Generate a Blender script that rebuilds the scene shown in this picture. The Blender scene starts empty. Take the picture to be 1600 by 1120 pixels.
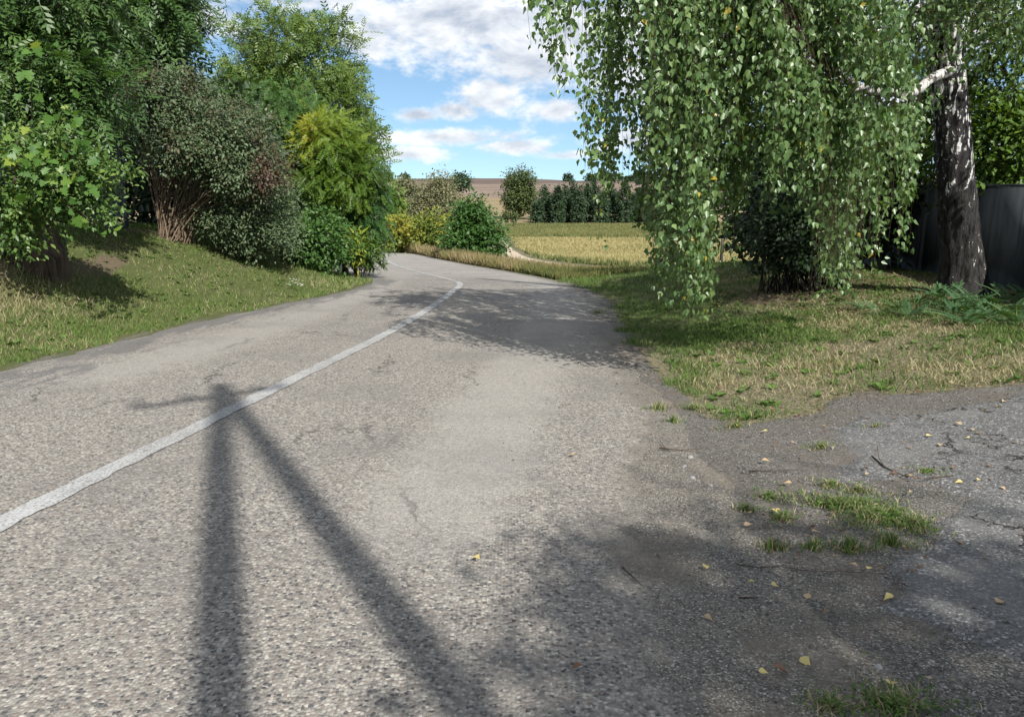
import bpy, math, random
import numpy as np
from mathutils import Matrix, Vector

random.seed(7)
rng = np.random.default_rng(11)
R = math.radians
scn = bpy.context.scene
COL = scn.collection

# ------------------------------------------------------------------ camera
PITCH, CAM_H, FPX = R(12.7), 1.5, 1200.0
cam = bpy.data.cameras.new('camera')
cam.sensor_width = 36.0
cam.lens = 36.0 * FPX / 1600.0
cam.clip_start, cam.clip_end = 0.05, 6000.0
camo = bpy.data.objects.new('camera', cam)
COL.objects.link(camo)
camo.location = (0, 0, CAM_H)
camo.rotation_euler = (math.pi / 2 - PITCH, 0, 0)
scn.camera = camo

# ------------------------------------------------------------------ light
SUN_AZ, SUN_EL = R(154.0), R(42.0)            # clockwise from +Y (straight ahead)
SUN_DIR = np.array([math.sin(SUN_AZ) * math.cos(SUN_EL), math.cos(SUN_AZ) * math.cos(SUN_EL), math.sin(SUN_EL)])
sl = bpy.data.lights.new('sun', 'SUN')
sl.energy, sl.angle, sl.color = 5.0, R(0.53), (1.0, 0.965, 0.905)
so = bpy.data.objects.new('sun', sl)
COL.objects.link(so)
so.rotation_euler = Vector(SUN_DIR).to_track_quat('Z', 'Y').to_euler()
so.location = tuple(SUN_DIR * 60)

vs = scn.view_settings
vs.view_transform, vs.look, vs.gamma, vs.use_curve_mapping = 'Standard', 'None', 1.0, False
vs.exposure = 0.58
cy = scn.cycles
cy.max_bounces, cy.diffuse_bounces, cy.glossy_bounces, cy.transmission_bounces, cy.transparent_max_bounces = 4, 2, 1, 2, 2
cy.adaptive_threshold = 0.02
cy.caustics_reflective = cy.caustics_refractive = False


# ------------------------------------------------------------------ node helpers
class NT:
    def __init__(self, tree):
        self.t = tree

    def node(self, kind, props=None, ins=None):
        n = self.t.nodes.new(kind)
        for k, v in (props or {}).items():
            setattr(n, k, v)
        for k, v in (ins or {}).items():
            s = n.inputs[k]
            if isinstance(v, bpy.types.NodeSocket):
                self.t.links.new(v, s)
            else:
                s.default_value = v
        return n

    def m(self, op, a, b=0.0, c=0.0, clamp=False):
        n = self.t.nodes.new('ShaderNodeMath')
        n.operation, n.use_clamp = op, clamp
        for i, v in enumerate((a, b, c)):
            if isinstance(v, bpy.types.NodeSocket):
                self.t.links.new(v, n.inputs[i])
            else:
                n.inputs[i].default_value = v
        return n.outputs[0]

    def sm(self, x, lo, hi):
        n = self.node('ShaderNodeMapRange', {'interpolation_type': 'SMOOTHSTEP'}, {'Value': x, 'From Min': lo, 'From Max': hi})
        return n.outputs[0]

    def mix(self, f, a, b, mode='MIX'):
        n = self.t.nodes.new('ShaderNodeMix')
        n.data_type, n.blend_type = 'RGBA', mode
        for s, v in ((n.inputs[0], f), (n.inputs[6], a), (n.inputs[7], b)):
            if isinstance(v, bpy.types.NodeSocket):
                self.t.links.new(v, s)
            elif isinstance(v, (int, float)):
                s.default_value = v
            else:
                s.default_value = (*v, 1.0)
        return n.outputs[2]

    def noise(self, vec, scale, detail=3.0, rough=0.55, dist=0.0, out=0):
        n = self.node('ShaderNodeTexNoise', {}, {'Scale': scale, 'Detail': detail, 'Roughness': rough, 'Distortion': dist})
        if vec is not None:
            self.t.links.new(vec, n.inputs['Vector'])
        return n.outputs[out]

    def ramp(self, fac, stops, interp='LINEAR'):
        n = self.t.nodes.new('ShaderNodeValToRGB')
        n.color_ramp.interpolation = interp
        e = n.color_ramp.elements
        while len(e) < len(stops):
            e.new(0.5)
        for q, (p, c) in zip(e, stops):
            q.position, q.color = p, (*c, 1.0)
        self.t.links.new(fac, n.inputs[0])
        return n.outputs[0]

    def attr(self, name):
        return self.node('ShaderNodeAttribute', {'attribute_name': name}).outputs['Fac']

    def bump(self, h, strength=0.5, dist=0.01, normal=None):
        ins = {'Strength': strength, 'Distance': dist, 'Height': h}
        if normal is not None:
            ins['Normal'] = normal
        return self.node('ShaderNodeBump', {}, ins).outputs[0]


def new_mat(name):
    m = bpy.data.materials.new(name)
    m.use_nodes = True
    m.node_tree.nodes.clear()
    nt = NT(m.node_tree)
    nt.out = nt.node('ShaderNodeOutputMaterial')
    return m, nt


def principled(nt, color, rough=0.9, normal=None, spec=0.3, metallic=0.0):
    ins = {'Base Color': color if isinstance(color, bpy.types.NodeSocket) else (*color, 1), 'Roughness': rough, 'Metallic': metallic}
    n = nt.node('ShaderNodeBsdfPrincipled', {}, ins)
    n.inputs['Specular IOR Level'].default_value = spec
    if normal is not None:
        nt.t.links.new(normal, n.inputs['Normal'])
    nt.t.links.new(n.outputs[0], nt.out.inputs['Surface'])
    return n


# ------------------------------------------------------------------ world: daylight sky with cumulus
def build_world():
    w = bpy.data.worlds.new('World')
    scn.world = w
    w.use_nodes = True
    w.node_tree.nodes.clear()
    nt = NT(w.node_tree)
    out = nt.node('ShaderNodeOutputWorld')
    sky = nt.node('ShaderNodeTexSky', {'sky_type': 'NISHITA', 'sun_disc': False, 'sun_elevation': SUN_EL, 'sun_rotation': SUN_AZ,
                                       'altitude': 150.0, 'air_density': 1.0, 'dust_density': 0.05, 'ozone_density': 3.0})
    tc = nt.node('ShaderNodeTexCoord')
    d = nt.node('ShaderNodeVectorMath', {'operation': 'NORMALIZE'}, {0: tc.outputs['Generated']}).outputs[0]
    s = nt.node('ShaderNodeSeparateXYZ', {}, {0: d})
    x, y, z = s.outputs
    lift = nt.node('ShaderNodeCombineXYZ', {}, {0: x, 1: y, 2: nt.m('ADD', nt.m('MULTIPLY', nt.m('MAXIMUM', z, 0.0), .95), .085)}).outputs[0]
    nt.t.links.new(nt.node('ShaderNodeVectorMath', {'operation': 'NORMALIZE'}, {0: lift}).outputs[0], sky.inputs['Vector'])
    az = nt.m('MULTIPLY', nt.m('ARCTAN2', x, y), 57.2958)
    el = nt.m('MULTIPLY', nt.m('ARCSINE', z), 57.2958)
    ae = nt.node('ShaderNodeCombineXYZ', {}, {0: az, 1: el, 2: 0.0}).outputs[0]
    p = nt.node('ShaderNodeVectorMath', {'operation': 'MULTIPLY'}, {0: ae, 1: (.11, .21, 0)}).outputs[0]
    n1 = nt.noise(p, 1.5, 5.0, 0.6, 0.25)
    n2 = nt.noise(p, 6.5, 5.0, 0.65)
    wob = nt.m('ADD', nt.m('MULTIPLY', nt.m('SUBTRACT', n1, 0.5), 2.7), nt.m('MULTIPLY', nt.m('SUBTRACT', n2, 0.5), 1.7))
    # cumulus banks by sky direction (degrees of azimuth and elevation): centre, half sizes, weight
    banks = [(-3.4, 10.9, 9.0, 2.8, .95), (1.8, 8.6, 6.5, 2.4, 1.0), (4.6, 10.4, 7.0, 3.2, 1.0), (-14, 12.7, 10.0, 1.8, .9), (-20.5, 10.5, 3.2, 1.3, 1.0),
             (-10, 9.6, 2.6, 1.4, .95), (-1.6, 6.2, 2.4, 1.2, 1.15), (-4.0, 5.15, 1.7, .62, 1.15), (-6.7, 4.85, 1.5, .55, 1.15), (3.2, 5.2, 2.3, .8, 1.15),
             (-5.0, 3.35, 7.5, .75, .85), (0.2, 2.7, 3.2, .65, .95), (-7.5, 2.2, 4.2, .7, .75), (3.8, 2.1, 2.6, .5, .7), (9.0, 3.2, 3.5, 1.1, 1.0),
             (13, 7.5, 8.0, 3.8, 1.1), (25, 4.0, 9.0, 1.8, 1.0), (26, 10.5, 10.0, 3.0, 1.05), (-30, 4.5, 8.0, 1.8, 1.0), (-33, 11, 9.0, 2.8, 1.05)]
    f = hgt = None
    for k, (a, e, ra, re, wt) in enumerate(banks):
        v3 = nt.node('ShaderNodeVectorMath', {'operation': 'MULTIPLY_ADD'}, {0: ae, 1: (1 / ra, 1 / re, 0), 2: (-a / ra, -e / re, 0)}).outputs[0]
        v = nt.m('SUBTRACT', wt, nt.node('ShaderNodeVectorMath', {'operation': 'LENGTH'}, {0: v3}).outputs['Value'])
        f = v if f is None else nt.m('MAXIMUM', f, v)
    hgt = nt.m('MULTIPLY', nt.m('SUBTRACT', f, .45), -.55)
    # the rest of the dome carries the same broken cumulus
    pl = nt.m('ADD', nt.m('MAXIMUM', z, 0.0), 0.18)
    cp = nt.node('ShaderNodeCombineXYZ', {}, {0: nt.m('DIVIDE', x, pl), 1: nt.m('DIVIDE', y, pl), 2: 3.1}).outputs[0]
    g = nt.m('MULTIPLY', nt.m('SUBTRACT', nt.noise(cp, 1.35, 4.0, 0.55, 0.2), 0.44), 4.0)
    far = nt.m('MAXIMUM', nt.sm(el, 13.5, 17.0), nt.sm(nt.m('ABSOLUTE', az), 36.0, 44.0))
    f = nt.m('ADD', f, nt.m('MULTIPLY', wob, 0.85))
    f = nt.m('ADD', nt.m('MULTIPLY', f, nt.m('SUBTRACT', 1.0, far)), nt.m('MULTIPLY', g, far))
    dens = nt.sm(f, -0.28, 0.62)
    dens = nt.m('MULTIPLY', dens, nt.sm(el, -0.2, 1.6))
    # relief inside the clouds: thick parts and bases greyer than the crowns
    p2 = nt.node('ShaderNodeVectorMath', {'operation': 'ADD'}, {0: p, 1: (0.05, 0.16, 0.0)}).outputs[0]
    n3 = nt.noise(p2, 1.5, 5.0, 0.6, 0.25)
    rel = nt.m('ADD', nt.m('MULTIPLY', nt.m('SUBTRACT', n1, n3), 3.4), nt.m('ADD', nt.m('MULTIPLY', hgt, 1.1), 0.62), clamp=True)
    ccol = nt.mix(rel, (0.38, 0.42, 0.49), (0.74, 0.75, 0.76))
    sk = nt.node('ShaderNodeVectorMath', {'operation': 'SCALE'}, {0: sky.outputs[0], 'Scale': SKY_K}).outputs[0]
    sk = nt.mix(1.0, sk, SKY_TINT, 'MULTIPLY')
    col = nt.mix(nt.m('MULTIPLY', dens, 0.94), sk, ccol)
    bg = nt.node('ShaderNodeBackground', {}, {'Color': col, 'Strength': 1.0})
    nt.t.links.new(bg.outputs[0], out.inputs[0])


SKY_K = 0.088
SKY_TINT = (1.0, 1.06, 1.04)
build_world()


# ------------------------------------------------------------------ numpy helpers
def sstep(a, b, x):
    t = np.clip((np.asarray(x, float) - a) / (b - a), 0, 1)
    return t * t * (3 - 2 * t)


def _hash(ix, iy, seed):
    v = np.sin(ix * 127.1 + iy * 311.7 + seed * 74.7) * 43758.5453
    return v - np.floor(v)


def vnoise(x, y, s, seed=0):
    x, y = np.asarray(x, float) * s, np.asarray(y, float) * s
    ix, iy = np.floor(x), np.floor(y)
    fx, fy = x - ix, y - iy
    fx, fy = fx * fx * (3 - 2 * fx), fy * fy * (3 - 2 * fy)
    a, b = _hash(ix, iy, seed), _hash(ix + 1, iy, seed)
    c, d = _hash(ix, iy + 1, seed), _hash(ix + 1, iy + 1, seed)
    return (a * (1 - fx) + b * fx) * (1 - fy) + (c * (1 - fx) + d * fx) * fy


def fbm(x, y, s, seed=0, oct=3):
    t, a, n = 0.0, 1.0, 0.0
    for k in range(oct):
        t = t + a * vnoise(x, y, s * 2 ** k, seed + 13 * k)
        n += a
        a *= 0.5
    return t / n


def unit(v):
    return v / (np.linalg.norm(v, axis=-1, keepdims=True) + 1e-9)


def in_poly(x, y, poly):
    x, y = np.asarray(x, float), np.asarray(y, float)
    r = np.zeros(x.shape, bool)
    n = len(poly)
    for i in range(n):
        (x1, y1), (x2, y2) = poly[i], poly[(i + 1) % n]
        if y1 == y2:
            continue
        c = ((y1 > y) != (y2 > y)) & (x < (x2 - x1) * (y - y1) / (y2 - y1) + x1)
        r ^= c
    return r


class Acc:
    """collects geometry for ONE mesh object"""
    def __init__(self):
        self.v, self.t, self.f, self.n = [], [], {}, 0

    def add(self, v, faces, tint=0.5):
        v = np.asarray(v, float)
        self.v.append(v)
        self.t.append(np.broadcast_to(np.asarray(tint, float), (len(v),)))
        for f in faces:
            f = np.asarray(f, int)
            if f.ndim == 1:
                f = f[None]
            self.f.setdefault(f.shape[1], []).append(f + self.n)
        self.n += len(v)

    def mesh(self, name, mat, origin=(0, 0, 0), smooth=False):
        me = bpy.data.meshes.new(name)
        v = np.concatenate(self.v) - np.asarray(origin, float)
        me.vertices.add(len(v))
        me.vertices.foreach_set('co', v.astype(np.float32).ravel())
        loops, starts, tots, p = [], [], [], 0
        for k, fl in self.f.items():
            fa = np.concatenate(fl)
            loops.append(fa.ravel())
            starts.append(p + np.arange(len(fa)) * k)
            tots.append(np.full(len(fa), k))
            p += fa.size
        loops, starts, tots = np.concatenate(loops), np.concatenate(starts), np.concatenate(tots)
        me.loops.add(len(loops))
        me.loops.foreach_set('vertex_index', loops.astype(np.int32))
        me.polygons.add(len(starts))
        me.polygons.foreach_set('loop_start', starts.astype(np.int32))
        me.polygons.foreach_set('loop_total', tots.astype(np.int32))
        if smooth:
            me.polygons.foreach_set('use_smooth', np.ones(len(starts), bool))
        a = me.attributes.new('tint', 'FLOAT', 'POINT')
        a.data.foreach_set('value', np.concatenate(self.t).astype(np.float32))
        me.update()
        me.materials.append(mat)
        return me

    def build(self, name, mat, parent=None, origin=(0, 0, 0), smooth=False, kind=None):
        if not self.v:
            return None
        o = bpy.data.objects.new(name, self.mesh(name, mat, origin, smooth))
        COL.objects.link(o)
        if parent is not None:
            o.parent = parent
        else:
            o.location = origin
        if kind:
            o['kind'] = kind
        return o

    def inst(self, tmpl, P, X, Nrm, S, tint, SW=None):
        """copies of a small template: P place, X axis, Nrm normal hint, S size"""
        if len(P) == 0:
            return
        tv, tf = tmpl
        X = unit(X)
        Zv = unit(Nrm - (Nrm * X).sum(1, keepdims=True) * X)
        Yv = np.cross(Zv, X)
        S = np.broadcast_to(np.asarray(S, float), (len(P),))[:, None, None]
        SWv = S if SW is None else np.broadcast_to(np.asarray(SW, float), (len(P),))[:, None, None]
        V = P[:, None, :] + S * (tv[None, :, 0:1] * X[:, None, :] + tv[None, :, 2:3] * Zv[:, None, :]) + SWv * tv[None, :, 1:2] * Yv[:, None, :]
        k = len(tv)
        off = (np.arange(len(P)) * k)[:, None]
        fs = []
        for f in tf:
            fs.append((off + np.asarray(f)[None, :]))
        self.add(V.reshape(-1, 3), fs, np.repeat(np.broadcast_to(np.asarray(tint, float), (len(P),)), k))

    def tube(self, pts, rad, sides=6, tint=0.5, cap=False, wob=0.0):
        pts = np.asarray(pts, float)
        n = len(pts)
        rad = np.broadcast_to(np.asarray(rad, float), (n,))
        tan = unit(np.gradient(pts, axis=0))
        up = np.array([0.31, 0.17, 0.93])
        if abs(tan[0] @ up) > 0.9:
            up = np.array([0.95, 0.2, 0.1])
        a = unit(np.cross(tan, up))
        b = np.cross(tan, a)
        th = np.linspace(0, 2 * np.pi, sides, endpoint=False)
        rr = rad[:, None] * (1 + wob * (rng.random((n, sides)) - .5))
        V = pts[:, None, :] + rr[..., None] * (np.cos(th)[None, :, None] * a[:, None, :] + np.sin(th)[None, :, None] * b[:, None, :])
        i = np.arange(n - 1)[:, None] * sides
        j = np.arange(sides)[None, :]
        j2 = (j + 1) % sides
        q = np.stack([i + j, i + j2, i + sides + j2, i + sides + j], -1).reshape(-1, 4)
        fs = [q]
        if cap:
            fs += [np.arange(sides)[::-1], (n - 1) * sides + np.arange(sides)]
        self.add(V.reshape(-1, 3), fs, tint)

    def box(self, c, size, rotz=0.0, tint=0.5, bev=0.0):
        hx, hy, hz = np.asarray(size, float) / 2
        v = np.array([(sx * hx, sy * hy, sz * hz) for sz in (-1, 1) for sx, sy in ((-1, -1), (1, -1), (1, 1), (-1, 1))])
        cr, sr = math.cos(rotz), math.sin(rotz)
        v = np.stack([v[:, 0] * cr - v[:, 1] * sr, v[:, 0] * sr + v[:, 1] * cr, v[:, 2]], 1) + np.asarray(c, float)
        self.add(v, [[3, 2, 1, 0], [4, 5, 6, 7], [0, 1, 5, 4], [1, 2, 6, 5], [2, 3, 7, 6], [3, 0, 4, 7]], tint)


def thing(name, loc, label, cat, group=None, rotz=0.0):
    o = bpy.data.objects.new(name, None)
    o.empty_display_size = 0.2
    COL.objects.link(o)
    o.location = loc
    o.rotation_euler = (0, 0, rotz)
    o['label'], o['category'] = label, cat
    if group:
        o['group'] = group
    return o


def tag(o, label=None, cat=None, group=None, kind=None):
    if label: o['label'] = label
    if cat: o['category'] = cat
    if group: o['group'] = group
    if kind: o['kind'] = kind
    return o


# ------------------------------------------------------------------ lie of the land
_py = np.linspace(-80, 1600, 8000)
_sl = -(0.045 + 0.025 * sstep(12, 24, _py)) * (1 - sstep(78, 112, _py)) - 0.021 * sstep(78, 112, _py) * (1 - sstep(205, 250, _py)) \
    + 0.036 * sstep(255, 330, _py) * (1 - sstep(690, 780, _py)) - 0.02 * sstep(780, 900, _py)
_pz = np.concatenate([[0], np.cumsum((_sl[1:] + _sl[:-1]) / 2 * np.diff(_py))])
_pz -= np.interp(0, _py, _pz)


def prof(y):
    return np.interp(y, _py, _pz)


def smooth_curve(pts, w=1.2):
    p = np.array(pts, float)
    yy = np.linspace(p[0, 1], p[-1, 1], 2400)
    xx = np.interp(yy, p[:, 1], p[:, 0])
    dy = yy[1] - yy[0]
    k = int(3 * w / dy)
    g = np.exp(-0.5 * (np.arange(-k, k + 1) * dy / w) ** 2)
    g /= g.sum()
    return yy, np.convolve(np.pad(xx, k, mode='edge'), g, 'valid')


_cl = smooth_curve([(-4.6, -16), (-3.4, -3), (-2.95, .5), (-2.57, 3.6), (-2.33, 5.4), (-2.0, 7.86), (-1.70, 10), (-1.47, 12.6), (-1.31, 15.7), (-1.22, 19.2),
                    (-2.05, 22.2), (-2.95, 25.2), (-4.95, 33), (-7.3, 44), (-11, 62), (-20, 90), (-35, 122), (-60, 160)], 0.75)
_le = smooth_curve([(-7.7, -16), (-6.2, 0), (-5.8, 4), (-5.2, 7.8), (-4.8, 11.4), (-4.25, 13.7), (-3.65, 16.6), (-3.45, 19.6), (-4.4, 22), (-5.9, 26), (-8.1, 34), (-10.6, 45),
                    (-14.5, 63), (-23.5, 91), (-38.5, 123), (-64, 161)], 0.8)
_re = smooth_curve([(.2, -16), (1.1, 0), (1.2, 3), (1.25, 7), (1.28, 8.3), (1.46, 11.7), (1.72, 14.7), (1.5, 18), (1.0, 21.5), (.1, 25.7), (-1.9, 34), (-4.3, 45), (-8, 63),
                    (-17, 89), (-32, 121), (-57, 158)], 0.9)


def xc(y): return np.interp(y, *_cl)
def xl(y): return np.interp(y, *_le)
def xr(y): return np.interp(y, *_re)


def zsurf(x, y):
    """ground level without the shallow bed cut for the road"""
    x, y = np.asarray(x, float), np.asarray(y, float)
    z = prof(y)
    dl = xl(y) - x
    bank = 1.38 * sstep(0.05, 4.6, dl) * (1 - 0.55 * sstep(22, 45, y)) * (1 - sstep(60, 120, y)) * (0.55 + 0.45 * sstep(2, 9, y))
    dr = x - xr(y)
    tgt = -0.055 * np.maximum(y - 13, 0) - 0.03 * np.maximum(y - 22, 0)
    w = sstep(0.2, 4.8, dr) * (1 - sstep(16, 30, y))
    z = z + bank + w * (tgt - z)
    z = z - 0.85 * sstep(0.5, 8, dr) * sstep(22, 52, y) * (1 - sstep(240, 330, y))
    z = z + 0.0045 * np.clip(-x, -500, 500) * sstep(250, 700, y)
    z = z + (fbm(x, y, 0.012, 5) - .5) * 5.0 * sstep(260, 420, y)
    z = z + (fbm(x, y, 0.5, 3) - .5) * 0.10 * sstep(0.15, 1.5, np.maximum(dl, dr)) * (1 - sstep(60, 100, y)) * sstep(5.5, 7.5, y + np.maximum(dl, 0) * 3)
    # dug-up mound round the left trunk
    z = z + 0.30 * np.exp(-(((x + 7.4) / 0.9) ** 2 + ((y - 11.2) / 0.9) ** 2))
    return z


def zs(x, y):
    return float(zsurf(np.array([x]), np.array([y]))[0])


_cp, _sp = math.cos(PITCH), math.sin(PITCH)


def ray(px, py):
    a, b = (px - 800) / FPX, -(py - 560) / FPX
    return np.array([a, _cp + b * _sp, -_sp + b * _cp])


def at(px, py, d):
    """the point seen in direction (px, py) at d metres ahead"""
    r = ray(px, py)
    return np.array([0, 0, CAM_H]) + r * (d / r[1])


def gat(px, py):
    """the point of the ground in that direction"""
    r = ray(px, py)
    t = np.linspace(1.0, 400, 16000)
    P = np.array([0, 0, CAM_H])[None] + t[:, None] * r[None]
    below = P[:, 2] < zsurf(P[:, 0], P[:, 1])
    i = int(np.argmax(below))
    return P[i]


def to_px(P):
    P = np.asarray(P, float)
    q = P - np.array([0, 0, CAM_H])
    dep = q[:, 1] * _cp - q[:, 2] * _sp
    up = q[:, 1] * _sp + q[:, 2] * _cp
    return 800 + FPX * q[:, 0] / dep, 560 - FPX * up / dep, dep


def shadow_pt(P):
    """where on the ground the shadow of P falls"""
    h = P[:, 2] - zsurf(P[:, 0], P[:, 1])
    for _ in range(3):
        t = h / SUN_DIR[2]
        S = P - t[:, None] * SUN_DIR[None]
        h = P[:, 2] - zsurf(S[:, 0], S[:, 1])
    return S


# lower border of the right-hand lawn, and the old asphalt of the side drive
_lawn = np.array([gat(*p)[:2] for p in [(985, 560), (1008, 600), (1045, 640), (1100, 655), (1180, 668), (1250, 655), (1330, 640), (1450, 625), (1600, 598), (1750, 575), (2100, 545)]])
_lawn = _lawn[np.argsort(_lawn[:, 0])]
DRIVE = [tuple(gat(*p)[:2]) for p in [(1292, 668), (1298, 700), (1330, 742), (1430, 752), (1520, 775), (1478, 828), (1410, 895), (1425, 950), (1500, 1000), (1600, 1055), (1900, 1180)]] \
    + [(6.5, 1.0)] + [tuple(gat(*p)[:2]) for p in [(2300, 570), (1900, 592), (1600, 618), (1450, 640), (1340, 652)]]


def lawn_edge(x, y):
    return y - lawn_y(x) + (fbm(x, y, 1.7, 92, 4) - .5) * 1.5 - .05


def lawn_y(x):
    return np.interp(x, _lawn[:, 0], _lawn[:, 1])


# ------------------------------------------------------------------ the ground sheet
def graded(lo, hi, c, fine, half, grow):
    a = [c]
    s = fine
    while a[-1] < hi:
        if a[-1] - c > half:
            s *= grow
        a.append(a[-1] + s)
    b = [c]
    s = fine
    while b[-1] > lo:
        if c - b[-1] > half:
            s *= grow
        b.append(b[-1] - s)
    return np.array(b[:0:-1] + a)


def grid_mesh(name, gx, gy, zfun, mat, attrs, keep=None, smooth=True):
    X, Y = np.meshgrid(gx, gy)
    x, y = X.ravel(), Y.ravel()
    z = zfun(x, y)
    nx, ny = len(gx), len(gy)
    i = (np.arange(ny - 1)[:, None] * nx + np.arange(nx - 1)[None, :]).ravel()
    q = np.stack([i, i + 1, i + nx + 1, i + nx], 1)
    if keep is not None:
        k = keep(x, y)
        q = q[k[q].all(1)]
    acc = Acc()
    acc.add(np.stack([x, y, z], 1), [q])
    me = acc.mesh(name, mat, smooth=smooth)
    for k, fn in attrs.items():
        a = me.attributes.new(k, 'FLOAT', 'POINT')
        a.data.foreach_set('value', np.clip(fn(x, y), 0, 1).astype(np.float32))
    o = bpy.data.objects.new(name, me)
    COL.objects.link(o)
    o['kind'] = 'structure'
    return o


FIELD = [(1.2, 106), (3.2, 84), (6.2, 62), (8.6, 52), (12.5, 47), (22, 44.5), (70, 44), (95, 120), (40, 140), (0, 142)]
FIELD2 = [(-1, 146), (40, 144), (95, 124), (150, 226), (60, 228), (0, 228), (-6, 200)]


def zterrain(x, y):
    inside = sstep(-0.02, 0.30, np.minimum(x - xl(y), xr(y) - x)) * (y < 155)
    return zsurf(x, y) - 0.06 * inside - 0.25 * sstep(90, 200, y) * (np.abs(x) < 0)


def a_gravel(x, y):
    """bare gritty apron between road and drive"""
    near = (1 - sstep(-0.12, 0.28, lawn_edge(x, y))) * sstep(-0.6, 0.0, x - xr(y))
    lip = np.exp(-((x - xr(y) - .05) / 0.20) ** 2) * (y < 20) * 0.75
    lipl = np.exp(-((xl(y) - x - .05) / 0.13) ** 2) * (y < 24) * 0.6
    return np.maximum(np.maximum(near, lip), lipl)


def a_bare(x, y):
    """trodden brown soil"""
    b = 0.85 * np.exp(-(((x + 6.95) / .35) ** 2 + ((y - 12.6) / 1.6) ** 2))
    b = np.maximum(b, 0.9 * np.exp(-(((x + 7.6) / 1.0) ** 2 + ((y - 11.0) / .9) ** 2)))
    b = np.maximum(b, 0.9 * sstep(0.8, -0.2, np.abs((x + 8.4) + .75 * (y - 15.4) * -1) * .8) * (np.abs(y - 15) < 2.0))
    b = np.maximum(b, 0.8 * np.exp(-(((x - 4.6) / 1.6) ** 2 + ((y - 12.2) / 1.3) ** 2)))
    b = np.maximum(b, 0.8 * np.exp(-(((x - 6.4) / 1.5) ** 2 + ((y - 10.3) / 1.0) ** 2)))
    b = np.maximum(b, 0.75 * (x > 6.5) * (y > 9.5) * (y < 22))
    return b


def a_track(x, y):
    t = np.interp(y, [28, 36, 47, 62, 84, 106, 130], [6.5, 5.4, 4.3, 1.9, -.9, -3, -5])
    w = np.interp(y, [28, 60, 130], [1.3, 2.6, 4.0])
    return sstep(1.3, .6, np.abs(x - t) / w) * (y > 30) * (y < 135) * sstep(29, 34, y)


def a_plough(x, y):
    e = 425 + 60 * (fbm(x, y * 0, .006, 31) - .5) + np.clip((-x - 20) * 0.9, -90, 160)
    return sstep(-6, 6, y - e)


def a_dry(x, y):
    """dry straw coloured grassland against green"""
    n = fbm(x, y, 0.9, 21)
    right = 0.78 * (x > 1) * sstep(9.8, 8.6, y) + 0.25 * (x > 1)
    left = 0.12 * (x < 0)
    far = 0.62 * sstep(26, 40, y)
    return np.maximum(right * sstep(30, 20, y) + left * sstep(30, 20, y), far) + (n - .5) * 0.9


def mat_gravel_nodes(nt, vec):
    """fine dark grit; returns colour and height"""
    v = nt.node('ShaderNodeTexVoronoi', {}, {'Vector': vec, 'Scale': 150.0, 'Randomness': 1.0})
    sp = nt.node('ShaderNodeSeparateColor', {}, {0: v.outputs['Color']}).outputs[0]
    c = nt.ramp(sp, [(0, (.035, .033, .031)), (.3, (.080, .075, .068)), (.62, (.125, .116, .103)), (.86, (.18, .168, .150)), (.97, (.33, .315, .285)), (1, (.44, .42, .39))])
    big = nt.m('ADD', nt.noise(vec, 1.7, 6, .68), nt.m('MULTIPLY', nt.m('SUBTRACT', nt.noise(vec, 30, 4, .7), .5), .35))
    c = nt.mix(nt.m('MULTIPLY', nt.sm(big, .46, .62), .62), c, nt.mix(nt.noise(vec, 75, 3, .7), (.075, .060, .046), (.19, .162, .132)))
    c = nt.mix(nt.m('MULTIPLY', nt.sm(nt.noise(vec, 4.3, 7, .72), .56, .66), .45), c, (.22, .205, .18))
    gr = nt.noise(vec, 38, 3, .6)
    c = nt.mix(nt.m('MULTIPLY', nt.sm(gr, .35, .75), .40), c, (.175, .160, .138))
    h = nt.m('SUBTRACT', 1.0, v.outputs['Distance'])
    return c, h


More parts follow.
